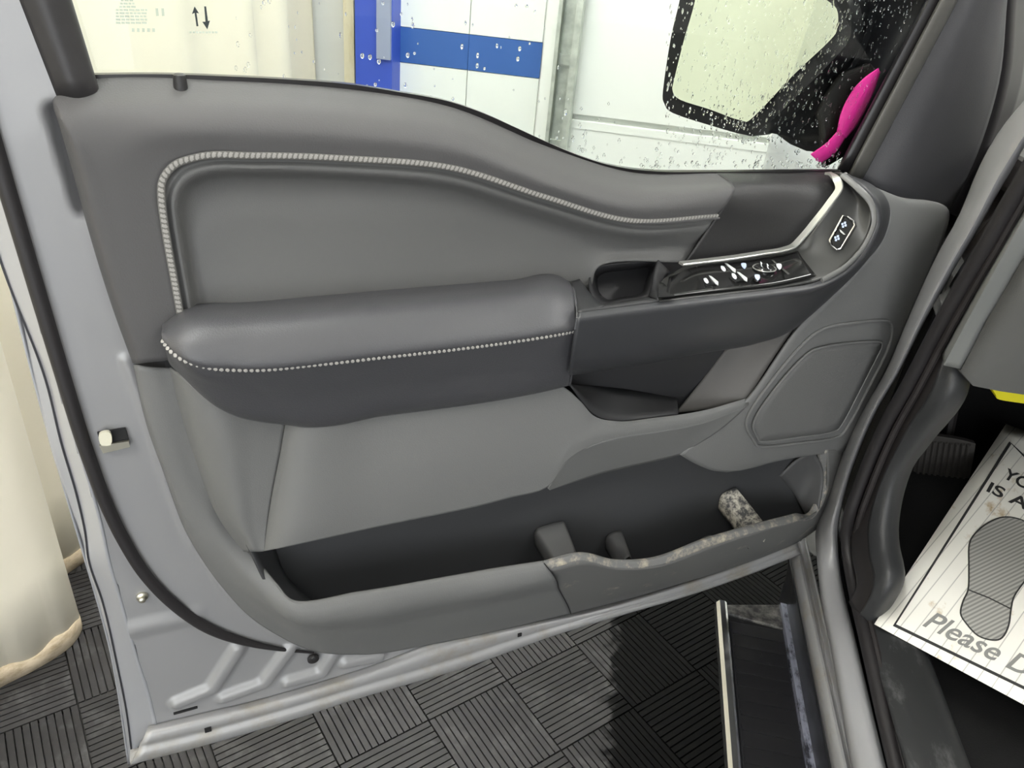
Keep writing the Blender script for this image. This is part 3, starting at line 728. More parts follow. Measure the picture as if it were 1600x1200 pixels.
for (ax, ay, bx_, by_, mx, my) in ((1087, 424, 1103, 439, 1085, 432), (1106, 438, 1121, 453, 1102, 445), (1131, 418, 1148, 433, 1129, 426), (1150, 432, 1166, 447, 1146, 438)):
    kx, ky = (ax + bx_) / 2, (ay + by_) / 2
    m = frame_at(tray(kx - 6, ky), et_, TN)
    sw = rounded_box('window_switch', m, .017, .013, .0025, MT['gloss'], door)
    tip = [tray(ax, ay), tray(ax + 4, ay + 1), tray(bx_, by_ - 5), tray(bx_, by_), tray(bx_ - 4, by_ - 2)]
    prism('bright_tip', [q + TN * .003 for q in tip], TN * .001, MT['tip'], sw)
    mk = smooth_px([(mx - 4, my - 4), (mx + 1, my - 3), (mx + 4, my + 3), (mx + 1, my + 5), (mx - 3, my + 1)], 10)
    prism('mark', [tray(x, y) + TN * .0032 for x, y, _ in mk], TN * .0003, MT['white'], sw)
kb = tray(1193, 425)
knob = disc_stack('mirror_knob', kb, TN, [(.0125, -.002), (.0125, .003), (.0105, .005), (.0085, .0045), (.004, .0045)], MT['gloss'], door, n=28)
sweep('knob_ring', [kb + TN * .0032 + (et_.normalized() * math.cos(a) + TN.cross(et_).normalized() * math.sin(a)) * .0132 for a in [i * math.pi / 16 for i in range(32)]], ring(.0007, 6), TN, MT['satin'], knob, closed=True)
for x, y in ((1188, 423), (1198, 426)):
    prism('knob_mark', [tray(x - 2, y - 5) + TN * .0056, tray(x + 1, y - 2) + TN * .0056, tray(x, y + 1) + TN * .0056, tray(x + 2, y + 5) + TN * .0056, tray(x - 1, y + 2) + TN * .0056], TN * .0003, MT['white'], knob)
for x, y, mm in ((1161, 421, 'blueish'), (1182, 439, 'blueish'), (1216, 422, 'white')):
    bt_ = disc_stack('mirror_button', tray(x, y) + TN * .0, TN, [(.005, -.001), (.0048, .0015), (.003, .002)], MT['gloss'], door, n=16)
    mk = smooth_px([(x - 4, y - 4), (x + 3, y - 4), (x + 4, y + 1), (x + 1, y + 5), (x - 3, y + 1)], 10)
    prism('mark', [tray(a, b) + TN * .0024 for a, b, _ in mk], TN * .0003, MT[mm], bt_)
prism('panel_mark', [tray(1204, 410) + TN * .001, tray(1207, 410) + TN * .001, tray(1233, 432) + TN * .001, tray(1230, 433) + TN * .001], TN * .0004, MT['bezel'], plate)
# slot in front of the cup
prism('tray_slot', [dp(1028, 466, .103), dp(1030, 441, .05), dp(1037, 444, .055), dp(1055, 464, .103)], UP * .001, MT['gloss'], door)

# lock switch on the bezel
def bez(px, py, h=0):
    t = max(0, min(1, ((px - 1287) * .82 + (py - 335) * .57) / 62))
    return dp(px, py, .034 + t * .036 + h)
lk = [(1317, 337), (1324, 338), (1333, 345), (1335, 352), (1313, 389), (1308, 390), (1298, 383), (1296, 375)]
lf = prism('lock_switch', [bez(x, y, .001) for x, y in lk], N * .004, MT['gloss'], door, label='door lock switch in a bright frame')
ob = [bez(x, y, .0055) for x, y in lk]
sweep('switch_frame', ob, ring(.0012, 6), N, MT['chrome'], lf, closed=True)
prism('chrome_tip', [bez(1311, 358, .0055), bez(1314, 360, .0055), bez(1320, 366, .0055), bez(1317, 366, .0055), bez(1312, 362, .0055)], N * .001, MT['chrome'], lf)
for cx, cy in ((1319, 351), (1308, 372)):
    for dx, dy in ((-3, -1), (1, -3), (-2, 3), (2, 1)):
        prism('lock_mark', [bez(cx + dx - 1.6, cy + dy - 1.4, .0053), bez(cx + dx + 1.6, cy + dy - 1.8, .0053), bez(cx + dx + 1.4, cy + dy + 1.6, .0053), bez(cx + dx - 1.4, cy + dy + 1.8, .0053)], N * .0004, MT['blueish'], lf)

# --- bolster under the armrest
K = [
 [(264, 575, .02), (280, 640, .02), (308, 730, .02), (343, 815, .02), (374, 862, .02)],
 [(283, 588, .042), (300, 650, .043), (328, 740, .043), (360, 820, .043), (388, 862, .043)],
 [(330, 625, .054), (340, 672, .056), (360, 750, .056), (380, 825, .056), (398, 862, .056)],
 [(400, 648, .052), (398, 692, .053), (395, 762, .054), (400, 830, .055), (409, 862, .056)],
 [(446, 660, .049), (437, 712, .05), (425, 772, .052), (416, 830, .055), (413, 861, .058)]]
K2 = [
 [(446, 660, .0492), (437, 712, .0502), (425, 772, .0522), (416, 830, .0552), (413, 861, .0582)],
 [(456, 664, .056), (448, 710, .058), (436, 770, .06), (424, 830, .062), (419, 860, .063)],
 [(600, 648, .058), (595, 690, .062), (590, 740, .067), (585, 790, .07), (582, 825, .07)],
 [(800, 620, .058), (800, 655, .062), (798, 695, .067), (795, 740, .07), (793, 779, .07)],
 [(878, 604, .058), (876, 642, .062), (871, 686, .067), (865, 728, .07), (859, 758, .07)],
 [(906, 626, .06), (904, 646, .064), (899, 672, .067), (892, 698, .07), (884, 722, .07)],
 [(930, 651, .062), (930, 662, .065), (930, 672, .068), (927, 683, .07), (922, 697, .07)],
 [(965, 658, .062), (966, 664, .066), (967, 671, .068), (968, 677, .069), (968, 683, .069)],
 [(1020, 653, .06), (1020, 659, .064), (1020, 664, .066), (1020, 669, .067), (1020, 675, .067)],
 [(1100, 641, .055), (1100, 646, .058), (1100, 650, .06), (1100, 655, .061), (1100, 660, .061)],
 [(1170, 621, .044), (1170, 624, .047), (1170, 627, .049), (1170, 630, .05), (1170, 633, .05)]]
bol = loft('bolster', [DL(0, *k) for k in K], MT['lower'], door, nu=50, sub=8, label='grey moulded bolster below the armrest')
loft('bolster_face', [DL(0, *k) for k in K2], MT['lower'], door, nu=50, sub=8, label='smooth grey face above the map pocket')
FLD = [(857, 764, .07), (870, 741, .07), (892, 712, .07), (922, 697, .07), (968, 683, .069), (1020, 675, .067), (1100, 660, .061), (1170, 633, .05)]
FL2 = [(858, 765, .068), (876, 748, .064), (898, 730, .062), (926, 712, .061), (968, 702, .06), (1016, 694, .058), (1080, 680, .054), (1130, 668, .05)]
BOT = [(859, 766, .066), (880, 759, .058), (905, 751, .05), (935, 742, .044), (975, 732, .042), (1010, 724, .042), (1040, 717, .042), (1063, 711, .042)]
loft('pocket_underside', [DL(0, *l) for l in (FLD, FL2, BOT)], MT['lower'], door, nu=60, sub=7)

# --- lower panel round the map pocket
E1o = [(208, 570, .006), (225, 650, .006), (258, 745, .006), (295, 840, .006), (345, 915, .006), (405, 975, .008), (470, 1011, .008), (560, 1023, .008), (680, 1006, .008), (790, 983, .008), (892, 959, .008)]
E1a = [(214, 571, .018), (231, 650, .018), (264, 744, .018), (301, 836, .018), (350, 908, .018), (410, 964, .02), (472, 999, .024), (560, 1010, .026), (680, 992, .028), (788, 970, .03), (888, 948, .03)]
E1m = [(235, 575, .022), (252, 648, .022), (282, 740, .022), (318, 830, .024), (362, 895, .03), (412, 948, .04), (465, 980, .048), (560, 985, .054), (680, 963, .054), (780, 943, .056), (874, 922, .058)]
E1l = [(257, 576, .021), (273, 643, .022), (302, 735, .022), (336, 820, .026), (376, 876, .036), (420, 926, .056), (458, 955, .074), (560, 944, .08), (685, 921, .08), (772, 904, .082), (858, 890, .085)]
E1i = [(268, 577, .021), (284, 641, .021), (314, 732, .022), (349, 817, .022), (389, 864, .032), (430, 914, .055), (458, 941, .07), (560, 928, .074), (688, 906, .075), (770, 892, .076), (850, 879, .08)]
E1j = [(p[0] + (3 if i < 5 else 2), p[1] - (0 if i < 5 else 1), p[2] - .02) for i, p in enumerate(E1i)]
loft('lower_panel', [DL(0, *l) for l in (E1o, E1a, E1m, E1l, E1i, E1j)], MT['lower'], door, nu=130, sub=6, label='grey hard plastic lower door panel')
E2o = [(892, 959, .008), (940, 947, .008), (1000, 931, .008), (1060, 913, .008), (1130, 892, .008), (1200, 868, .008), (1255, 842, .008), (1292, 808, .004), (1314, 758, .0), (1322, 700, .0)]
E2a = [(888, 948, .03), (935, 939, .034), (995, 926, .036), (1056, 910, .037), (1127, 888, .037), (1199, 861, .036), (1254, 834, .03), (1291, 800, .018), (1311, 755, .01), (1319, 700, .01)]
E2m = [(874, 922, .058), (923, 917, .06), (983, 911, .062), (1048, 898, .064), (1120, 876, .065), (1195, 846, .066), (1250, 821, .055), (1289, 788, .032), (1305, 750, .022), (1312, 702, .022)]
E2l = [(858, 890, .085), (905, 877, .088), (965, 888, .09), (1030, 884, .092), (1110, 854, .092), (1190, 829, .086), (1243, 815, .072), (1279, 799, .046), (1292, 766, .032), (1292, 703, .03)]
E2i = [(850, 879, .08), (902, 867, .083), (962, 878, .085), (1022, 873, .087), (1100, 844, .087), (1186, 821, .08), (1240, 807, .066), (1270, 797, .042), (1283, 768, .028), (1281, 706, .024)]
E2j = [(p[0], p[1] - 1, p[2] - .02) for p in E2i]
bin_ = loft('pocket_bin', [DL(0, *l) for l in (E2o, E2a, E2m, E2l)], MT['lower_dirty'], door, nu=110, sub=6, label='bulging pocket wall, scuffed and muddy')
loft('bin_rim', [DL(0, *l) for l in (E2l, E2i, E2j)], MT['lip_dirty'], bin_, nu=110, sub=5, label='muddy rim of the pocket')
sweep('seam', polycurve(DL(0, (850, 880, .0805), (858, 890, .0856), (874, 922, .0588), (888, 948, .0306), (892, 959, .0086)), .004), rect(.0012, .0008), N, MT['dark'], bin_)

# --- map pocket interior
pk = [(400, 850), (640, 800), (855, 752), (930, 730), (1060, 698), (1115, 722), (1275, 690), (1296, 710), (1296, 780), (1275, 812), (1100, 858), (1022, 888), (960, 892), (900, 882), (690, 920), (500, 955), (448, 955), (425, 925)]
pocket = fillpoly('map_pocket', [dp(x, y, .002) for x, y in pk], MT['pocket'], door, label='dark inside of the map pocket')
loft('end_wall', [DL(0, (388, 850, .05), (424, 920, .05), (456, 950, .055)), DL(0, (428, 850, .003), (452, 905, .003), (500, 950, .003))], MT['pocket'], pocket, nu=20, sub=5)
loft('bottle_wall', [DL(0, (1272, 706, .024), (1286, 740, .03), (1278, 800, .045)), DL(0, (1250, 716, .012), (1264, 748, .014), (1264, 798, .03)), DL(0, (1218, 744, .003), (1238, 768, .004), (1258, 804, .02))], MT['rib'], pocket, nu=20, sub=5)
def divider(left, right, depth, material, label=None):
    l, r = DL(0, *left), DL(0, *right)
    loft('divider', [[p - UP * depth - D * .002 for p in l], [p - D * .001 - UP * .002 for p in l], [p.lerp(q, .25) for p, q in zip(l, r)], [p.lerp(q, .8) for p, q in zip(l, r)], [q + D * .001 - UP * .002 for q in r], [q - UP * depth + D * .002 for q in r]], material, pocket, nu=14, sub=4, solid=.001, label=label)
divider([(840, 824, .004), (857, 852, .03), (874, 882, .06)], [(880, 813, .004), (891, 842, .03), (902, 872, .06)], .03, MT['rib'])
divider([(952, 833, .004), (965, 854, .03), (976, 874, .06)], [(970, 828, .004), (977, 848, .03), (984, 868, .06)], .03, MT['rib'])
divider([(1130, 770, .004), (1154, 802, .035), (1178, 834, .07)], [(1150, 761, .006), (1176, 793, .035), (1200, 824, .07)], .03, MT['rib_dirty'], 'chalky worn divider rib')
divider([(1096, 840, .04), (1102, 846, .05), (1108, 852, .06)], [(1112, 835, .04), (1115, 841, .05), (1118, 848, .06)], .02, MT['rib'])

# --- small pocket under the grab handle
sp_ = fillpoly('handle_pocket', [dp(x, y, .008) for x, y in [(874, 596), (890, 570), (1000, 550), (1250, 495), (1180, 640), (1060, 660), (945, 676), (915, 660)]], MT['cup'], door, label='small dark pocket below the grab handle')
loft('pocket_side', [DL(0, (1246, 506, .045), (1205, 565, .045), (1168, 625, .046)), DL(0, (1180, 530, .02), (1135, 585, .02), (1100, 640, .03)), DL(0, (1135, 545, .009), (1100, 590, .009), (1056, 645, .02))], MT['pocket_brown'], sp_, nu=20, sub=6)
loft('pocket_floor', [DL(0, (893, 600, .058), (935, 650, .06), (1060, 645, .058)), DL(0, (890, 600, .009), (960, 606, .009), (1058, 622, .009))], MT['cup'], sp_, nu=20, sub=4)

# --- speaker end of the lower panel
G0 = [(1330, 277, .012), (1383, 307, .026), (1391, 332, .03), (1381, 372, .035), (1351, 412, .042), (1301, 463, .048), (1248, 513, .052), (1168, 625, .05), (1063, 711, .044)]
G1 = [(1352, 285, .012), (1402, 318, .024), (1408, 345, .028), (1398, 385, .033), (1368, 436, .039), (1322, 498, .044), (1275, 560, .047), (1205, 650, .046), (1085, 724, .042)]
G2 = [(1385, 300, .006), (1436, 330, .018), (1438, 360, .022), (1424, 402, .026), (1396, 460, .031), (1358, 530, .036), (1316, 600, .039), (1250, 684, .04), (1116, 736, .038)]
G3 = [(1400, 304, .0), (1484, 334, .006), (1476, 368, .008), (1458, 415, .01), (1428, 484, .014), (1398, 556, .018), (1365, 625, .02), (1322, 702, .022), (1272, 703, .026)]
sp_panel = loft('speaker_panel', [DL(0, *g) for g in (G0, G1, G2, G3)], MT['lower'], door, nu=80, sub=7, label='grey panel end carrying the speaker grille')
def to_px(p):
    c = M3.transposed() @ (p - CAM); return (800 + FPX * c.x / c.z, 600 + FPX * c.y / c.z)
g_flat = [(to_px(p), DW + p.dot(N)) for r in loft_grid([DL(0, *g) for g in (G0, G1, G2, G3)], 60, 8) for p in r]
def gw(px, py):
    """depth of the speaker panel under a point of its grille"""
    best = sorted(((a[0] - px) ** 2 + (a[1] - py) ** 2, w) for a, w in g_flat)[:4]
    t = sum(1 / (d + .5) for d, w in best)
    return sum(w / (d + .5) for d, w in best) / t
gout = smooth_px([(1167, 655), (1178, 688), (1192, 698), (1250, 692), (1305, 684), (1326, 664), (1358, 604), (1386, 548), (1394, 514), (1384, 501), (1340, 504), (1290, 513), (1256, 536), (1205, 596)], 70)
gin = smooth_px([(1178, 658), (1184, 684), (1194, 690), (1250, 683), (1300, 675), (1317, 660), (1346, 605), (1370, 558), (1378, 540), (1372, 534), (1330, 536), (1285, 543), (1258, 556), (1214, 604)], 70)
gvs = []; gfs = []; gn = len(gin); gk = 6
for k in range(gk):
    f_ = 1 - k / gk
    for x, y, _ in gin:
        X, Y = 1278 + (x - 1278) * f_, 610 + (y - 610) * f_
        gvs.append(dp(X, Y, gw(X, Y) + (.0045 if k == 0 else .0038)))
gvs.append(dp(1278, 610, gw(1278, 610) + .0038))
for k in range(gk - 1): gfs += [(k * gn + a, k * gn + (a + 1) % gn, (k + 1) * gn + (a + 1) % gn, (k + 1) * gn + a) for a in range(gn)]
gfs += [((gk - 1) * gn + a, (gk - 1) * gn + (a + 1) % gn, gk * gn) for a in range(gn)]
g_ring = mesh('speaker_grille', gvs, gfs, MT['grille'], door, face_cam=True, solid=.002, label='finely perforated grey speaker grille')
sweep('grille_rim', [dp(x, y, gw(x, y) + .002) for x, y, _ in gout], ring(.0022, 8), N, MT['lower'], g_ring, closed=True)
sweep('grille_edge', [dp(x, y, gw(x, y) + .004) for x, y, _ in gin], ring(.0016, 8), N, MT['lower'], g_ring, closed=True)
prism('trim_clip', [dp(1379, 580, .004), dp(1391, 574, .004), dp(1396, 582, .004), dp(1386, 596, .004), dp(1377, 592, .004)], N * .01, MT['rubber'], door, bevel=.001)

# --- window frame, glass
GZ = .42
def up_line(a, b, w, top):
    """extend the line through two pixels upward to height top"""
    p, q = dp(a[0], a[1], w), dp(b[0], b[1], w)
    d = p - q; t = (top - q.z) / d.z
    return [q, p, q + d * t]
TOP = 1.78
f0 = up_line((30, 0), (92, 160), .0, TOP); f1 = up_line((68, 0), (125, 160), .008, TOP); f2 = up_line((108, 0), (157, 160), .0, TOP); f3 = up_line((112, 0), (161, 160), -.02, TOP)
loft('rear_window_frame', [f0, f1, f2, f3], MT['frame'], door, nu=30, sub=5, label='black rear upright of the window frame')
b0 = up_line((-60, 0), (-40, 120), .0, TOP)[1:]; b1 = up_line((60, 0), (100, 138), .0, TOP)[1:]
loft('frame_upright', [b0, [p - N * .002 for p in b1]], MT['silver_in'], door, nu=20, sub=3)
glw = -.028
beltpx = [(140, 118), (250, 117), (350, 120), (450, 125), (550, 133), (620, 144), (700, 159), (760, 180), (800, 198), (850, 221), (900, 242), (940, 255), (980, 263), (1020, 267), (1100, 268), (1200, 267), (1318, 266)]
belt = [dp(x, y + 6, glw) for x, y in beltpx]
rt_up = up_line((1455, 0), (1312, 262), glw, TOP)
lf_up = up_line((108, 0), (147, 128), glw, TOP)
pane = belt + [rt_up[2], lf_up[2]]
glass = mesh('side_window', [p for p in pane], [tuple(range(len(pane)))], MT['glass'], door, smooth=False, face_cam=True, label='raised side window glass with water drops')
sweep('belt_seal', polycurve([dp(x, y + 3, -.02) for x, y in beltpx], .006), [(-.0025, -.006), (.0025, -.006), (.0025, .003), (-.0025, .003)], N, MT['gasket'], door, label='black rubber belt line seal')
# front frame: gasket, cover strip, sail panel
def fr(a, b, w): return up_line(a, b, w, TOP)
loft('glass_run', [fr((1447, 0), (1308, 262), -.03), fr((1452, 0), (1312, 266), -.012), fr((1466, 0), (1324, 270), -.008), fr((1470, 0), (1328, 272), -.014)], MT['gasket'], door, nu=24, sub=5, label='black glass run gasket')
loft('run_cover', [fr((1466, 0), (1324, 271), -.012), fr((1471, 0), (1328, 272), -.002), fr((1492, 0), (1340, 280), .0), fr((1498, 0), (1346, 284), -.006)], MT['frame_olive'], door, nu=24, sub=5)
s0 = [dp(1343, 283, -.008), dp(1390, 196, -.008), dp(1434, 110, -.008), dp(1492, 0, -.008)]
s1 = [dp(1366, 293, .006), dp(1425, 200, .006), dp(1470, 112, .006), dp(1522, 0, .006)]
s2 = [dp(1416, 316, .008), dp(1468, 210, .008), dp(1508, 115, .008), dp(1545, 0, .008)]
s3 = [dp(1440, 331, .0), dp(1505, 215, .0), dp(1540, 118, .0), dp(1566, 0, .0)]
s4 = [dp(1484, 333, -.02), dp(1532, 228, -.02), dp(1562, 125, -.02), dp(1574, 0, -.02)]
def ext(l):
    d = (l[-1] - l[-2]); return l + [l[-1] + d * ((TOP - l[-1].z) / d.z)]
loft('sail_panel', [ext(s) for s in (s0, s1, s2, s3, s4)], MT['sail'], door, nu=40, sub=6, label='black textured triangular corner cover')
loft('hinge_gap_filler', [ext(s4), ext([dp(1520, 350, -.045), dp(1568, 245, -.045), dp(1608, 135, -.045), dp(1618, 0, -.045)])], MT['gasket'], door, nu=30, sub=3)  # black sheet added to keep the gap at the hinge dark
# print on the glass: two arrows and faint maker's lines (unreadable in the photo)
pg = glw + .0012
def gp(*pts): return [dp(x, y, pg) for x, y in pts]
def gprint(name, pts, material): prism(name, gp(*pts), N * .0002, material, glass)
gprint('arrow_up', [(304, 10), (311, 21), (307, 20), (310, 41), (307, 41), (304, 20), (300, 22)], MT['print_d'])
gprint('arrow_down', [(319, 10), (322, 10), (325, 33), (328, 32), (324, 46), (316, 34), (321, 34)], MT['print_d'])
for k in range(9):
    y = -6 + k * 5
    a = 190 - k * 1.2 if k < 4 else 181; b = 206 + k * 2 if k < 4 else 230
    x = a
    while x < b:
        wd = random.uniform(4, 9)
        gprint('print_line', [(x, y), (min(x + wd, b), y + .4), (min(x + wd, b), y + 3.4), (x, y + 3)], MT['print_'])
        x += wd + 1.2
for x in range(206, 240, 8): gprint('print_line', [(x, 44), (x + 4, 44.4), (x + 4, 50), (x, 49.6)], MT['print_'])
for x in range(296, 338, 5): gprint('print_line', [(x, 49), (x + 3.5, 49.2), (x + 3.5, 52), (x, 51.8)], MT['print_'])
gprint('print_line', [(243, 13), (247, 13), (248, 25), (244, 25)], MT['print_']); gprint('print_line', [(252, 13), (256, 13), (257, 25), (253, 25)], MT['print_'])

# water drops on the outside of the glass
def drops():
    bm = bmesh.new(); bmesh.ops.create_icosphere(bm, subdivisions=1, radius=1)
    bv = [v.co.copy() for v in bm.verts]; bf = [tuple(v.index for v in f.verts) for f in bm.faces]; bm.free()
    vs = []; fs = []; r = random.Random(11)
    def add(px, py, a, el):
        p = dp(px, py, glw - .0004); o = len(vs)
        vs.extend([p + D * v.x * a + UP * v.y * a * el + N * v.z * a * .5 for v in bv]); fs.extend([tuple(o + i for i in f) for f in bf])
    def belt_y(x):
        for (x0_, y0_), (x1_, y1_) in zip(beltpx, beltpx[1:]):
            if x0_ <= x <= x1_: return y0_ + (y1_ - y0_) * (x - x0_) / (x1_ - x0_)
        return 266
    n = 0
    while n < 1150:                                   # thick beads before the mirror
        px, py = r.uniform(1040, 1440), r.uniform(-30, 225)
        edge = 1450 - py * .53
        if px > edge - 8: continue
        dens = .35 + .65 * math.exp(-((px - (1330 - py * .85)) / 70) ** 2)
        if r.random() > dens: continue
        add(px, py, r.choice((r.uniform(.0004, .0009), r.uniform(.0004, .0009), r.uniform(.0008, .0016))), r.uniform(1.2, 3.0)); n += 1
    for _ in range(170):
        px = r.uniform(860, 1320); y = belt_y(px); add(px, y - abs(r.gauss(0, 40)) - 4, r.uniform(.0007, .0022), r.uniform(1, 2))
    for _ in range(60):
        px = r.uniform(1000, 1310); add(px, 262 - r.random() * 10, r.uniform(.0012, .0026), r.uniform(.8, 1.6))
    for _ in range(60):
        px = r.uniform(360, 900); y = belt_y(px); add(px, r.uniform(0, y - 3), r.uniform(.0006, .0018), r.uniform(1, 2))
    for x, y in ((566, 87), (578, 89), (592, 96), (633, 133), (812, 76), (809, 92), (637, 86), (614, 38), (645, 40)): add(x, y, .002, 1.4)
    return tag(mesh('water_drops', vs, fs, MT['water'], glass), 'clear water drops on the glass', kind='stuff')
drops()

# --- door mirror outside the glass
MC = CAM + ray(1180, 90) * 1.0
mn = (az(218) + UP * .12).normalized()
def mp_(px, py, off=0.0):
    d = ray(px, py); return CAM + d * ((MC + mn * off - CAM).dot(mn) / d.dot(mn))
house = [(1075, -70), (1062, 0), (1048, 60), (1036, 140), (1038, 162), (1052, 177), (1110, 196), (1165, 211), (1185, 206), (1250, 145), (1318, 75), (1330, 40), (1322, -10), (1290, -70)]
hs = smooth_px(house, 56)
cx, cy = 1185, 70
back = -mn
mir = mesh('mirror_housing', *(lambda R0, R1, R2: (R0 + R1 + R2, [(i, (i + 1) % len(hs), len(hs) + (i + 1) % len(hs), len(hs) + i) for i in range(len(hs))] + [(len(hs) + i, len(hs) + (i + 1) % len(hs), 2 * len(hs) + (i + 1) % len(hs), 2 * len(hs) + i) for i in range(len(hs))] + [tuple(range(len(hs))), tuple(2 * len(hs) + i for i in range(len(hs)))]))(
    [mp_(x, y) for x, y, _ in hs], [mp_(cx + (x - cx) * .97, cy + (y - cy) * .97) + back * .06 for x, y, _ in hs], [mp_(cx + (x - cx) * .72, cy + (y - cy) * .72) + back * .12 for x, y, _ in hs]), MT['mirrorbody'], door, label='black door mirror housing outside the glass')
mg = [(1097, -60), (1087, 2), (1070, 62), (1055, 122), (1052, 142), (1064, 156), (1110, 171), (1158, 188), (1178, 183), (1240, 118), (1297, 64), (1309, 44), (1308, 14), (1285, -8), (1262, -60)]
prism('mirror_glass', [mp_(x, y, .002) for x, y, _ in smooth_px(mg, 60)], mn * .002, MT['mirrorglass'], mir, label='mirror glass reflecting the cream curtain')
arm = [[mp_(1190, 205, -.03), mp_(1255, 140, -.03), mp_(1320, 70, -.03), mp_(1335, 0, -.03), mp_(1320, -60, -.03)],
       [dp(1240, 214, -.12), dp(1300, 150, -.12), dp(1350, 80, -.12), dp(1370, 18, -.12), dp(1380, -40, -.12)],
       [dp(1300, 215, -.06), dp(1350, 150, -.06), dp(1395, 80, -.06), dp(1432, 20, -.06), dp(1450, -30, -.06)],
       [dp(1345, 220, -.045), dp(1385, 150, -.045), dp(1425, 80, -.045), dp(1462, 20, -.045), dp(1480, -30, -.045)]]
loft('mirror_arm', arm, MT['mirrorbody'], door, nu=30, sub=6, solid=.03)
loft('mirror_base', [[dp(1275, 175, -.075), dp(1310, 120, -.075), dp(1360, 100, -.065)], [dp(1285, 205, -.06), dp(1330, 160, -.06), dp(1375, 120, -.06)], [dp(1290, 262, -.05), dp(1335, 230, -.05), dp(1390, 150, -.05)]], MT['base'], door, nu=20, sub=5, solid=.01)

# pink tag ribbon between mirror base and glass
rib_px = [(1373, 106), (1350, 122), (1328, 148), (1314, 178), (1308, 204), (1290, 222), (1268, 240), (1281, 256), (1300, 244), (1318, 222), (1330, 200), (1348, 170), (1362, 138)]
pr = thing('pink_ribbon', Matrix.Translation(dp(1310, 200, -.04)), 'hot pink plastic tag ribbon outside the window by the mirror', 'ribbon')
upper_r = loft('ribbon_leaf', [DL(0, (1373, 106, -.045), (1350, 122, -.045), (1328, 148, -.043), (1314, 178, -.04), (1308, 205, -.04)), DL(0, (1374, 110, -.044), (1358, 136, -.04), (1338, 164, -.036), (1324, 190, -.036), (1314, 210, -.038)), DL(0, (1376, 112, -.046), (1366, 142, -.045), (1350, 176, -.044), (1336, 200, -.043), (1322, 216, -.04))], MT['pink'], pr, nu=24, sub=5, solid=.001)
loft('ribbon_tail', [DL(0, (1309, 205, -.04), (1292, 223, -.039), (1267, 241, -.037)), DL(0, (1315, 209, -.039), (1299, 231, -.037), (1274, 248, -.037)), DL(0, (1322, 214, -.042), (1306, 238, -.042), (1282, 256, -.042))], MT['pink'], pr, nu=20, sub=5, solid=.001)

# ================================================================== TRUCK BODY
truck = thing('pickup_truck', BODY_M @ Matrix.Translation((.4, 1.0, .3)), 'silver pickup body: door sill, hinge pillar, dash and footwell', 'truck')
FLl = [(1660, 95), (1600, 157), (1567, 197), (1540, 240), (1520, 283), (1500, 333), (1467, 393), (1418, 500), (1385, 578), (1345, 648), (1307, 735), (1289, 790), (1275, 826), (1276, 870), (1281, 925), (1300, 1025), (1330, 1200)]
FLr = [(1680, 130), (1603, 225), (1583, 262), (1562, 297), (1547, 325), (1527, 360), (1503, 400), (1446, 500), (1406, 580), (1368, 646), (1328, 745), (1316, 790), (1310, 826), (1311, 868), (1317, 912), (1340, 1010), (1386, 1200)]
def bl(s, pts, rear=1.4, sill=0.0):
    l = [bs(x, y, s + sill * sstep(790, 900, y)) for x, y in pts]
    d = (l[-1] - l[-2]).normalized(); d = -F
    return l + [l[-1] + d * .5, l[-1] + d * rear]
mid1 = [(a[0] * .8 + b[0] * .2, a[1] * .8 + b[1] * .2) for a, b in zip(FLl, FLr)]
mid2 = [(a[0] * .25 + b[0] * .75, a[1] * .25 + b[1] * .75) for a, b in zip(FLl, FLr)]
loft('door_opening_flange', [bl(.405, FLl), bl(.398, mid1), bl(.398, mid2, sill=.02), bl(.412, FLr, sill=.025)], MT['silver_in'], truck, nu=150, sub=5, label='silver painted flange round the door opening')
# rubber seal round the opening
SEc = [(1690, 150), (1617, 248), (1597, 284), (1577, 318), (1560, 348), (1541, 382), (1516, 424), (1462, 520), (1422, 596), (1384, 664), (1343, 760), (1329, 800), (1323, 832), (1325, 866), (1332, 908), (1354, 1005), (1400, 1200)]
sec = polycurve(bl(.418, SEc, sill=.022), .012)
sweep('opening_seal', sec, ring(.0095, 10), S, MT['rubber'], truck, label='black rubber seal round the door opening')
SE2 = [(x + 15, y + 8) for x, y in SEc]
sweep('seal_lip', polycurve(bl(.428, SE2, sill=.022), .014), ring(.005, 8), S, MT['kickd'], truck)
# pillar trim, kick panel
KPl = [(x + 6, y + 3) for x, y in SEc[:15]]
KPr = [(1760, 210), (1690, 300), (1665, 335), (1640, 365), (1615, 395), (1580, 420), (1542, 465), (1506, 535), (1512, 600), (1452, 690), (1421, 735), (1406, 786), (1401, 830), (1404, 862), (1411, 897)]
def kmix(t): return [(a[0] * (1 - t) + b[0] * t, a[1] * (1 - t) + b[1] * t) for a, b in zip(KPl, KPr)]
def kz(pts, s_):
    l = [bs(x, y, s_) for x, y in pts]
    return l + [l[-1] + UP * (.598 - l[-1].z)]
loft('pillar_trim', [kz(kmix(0), .43), kz(kmix(.2), .433), kz(kmix(.42), .438)], MT['kickd'], truck, nu=70, sub=5, label='black plastic pillar trim')
loft('kick_panel', [kz(kmix(.4), .4385), kz(kmix(.7), .45), kz(kmix(.94), .47), kz(kmix(1), .485), [p + F * .12 + S * .004 for p in kz(kmix(1), .485)]], MT['kick'], truck, nu=70, sub=5, label='dark grey kick panel')
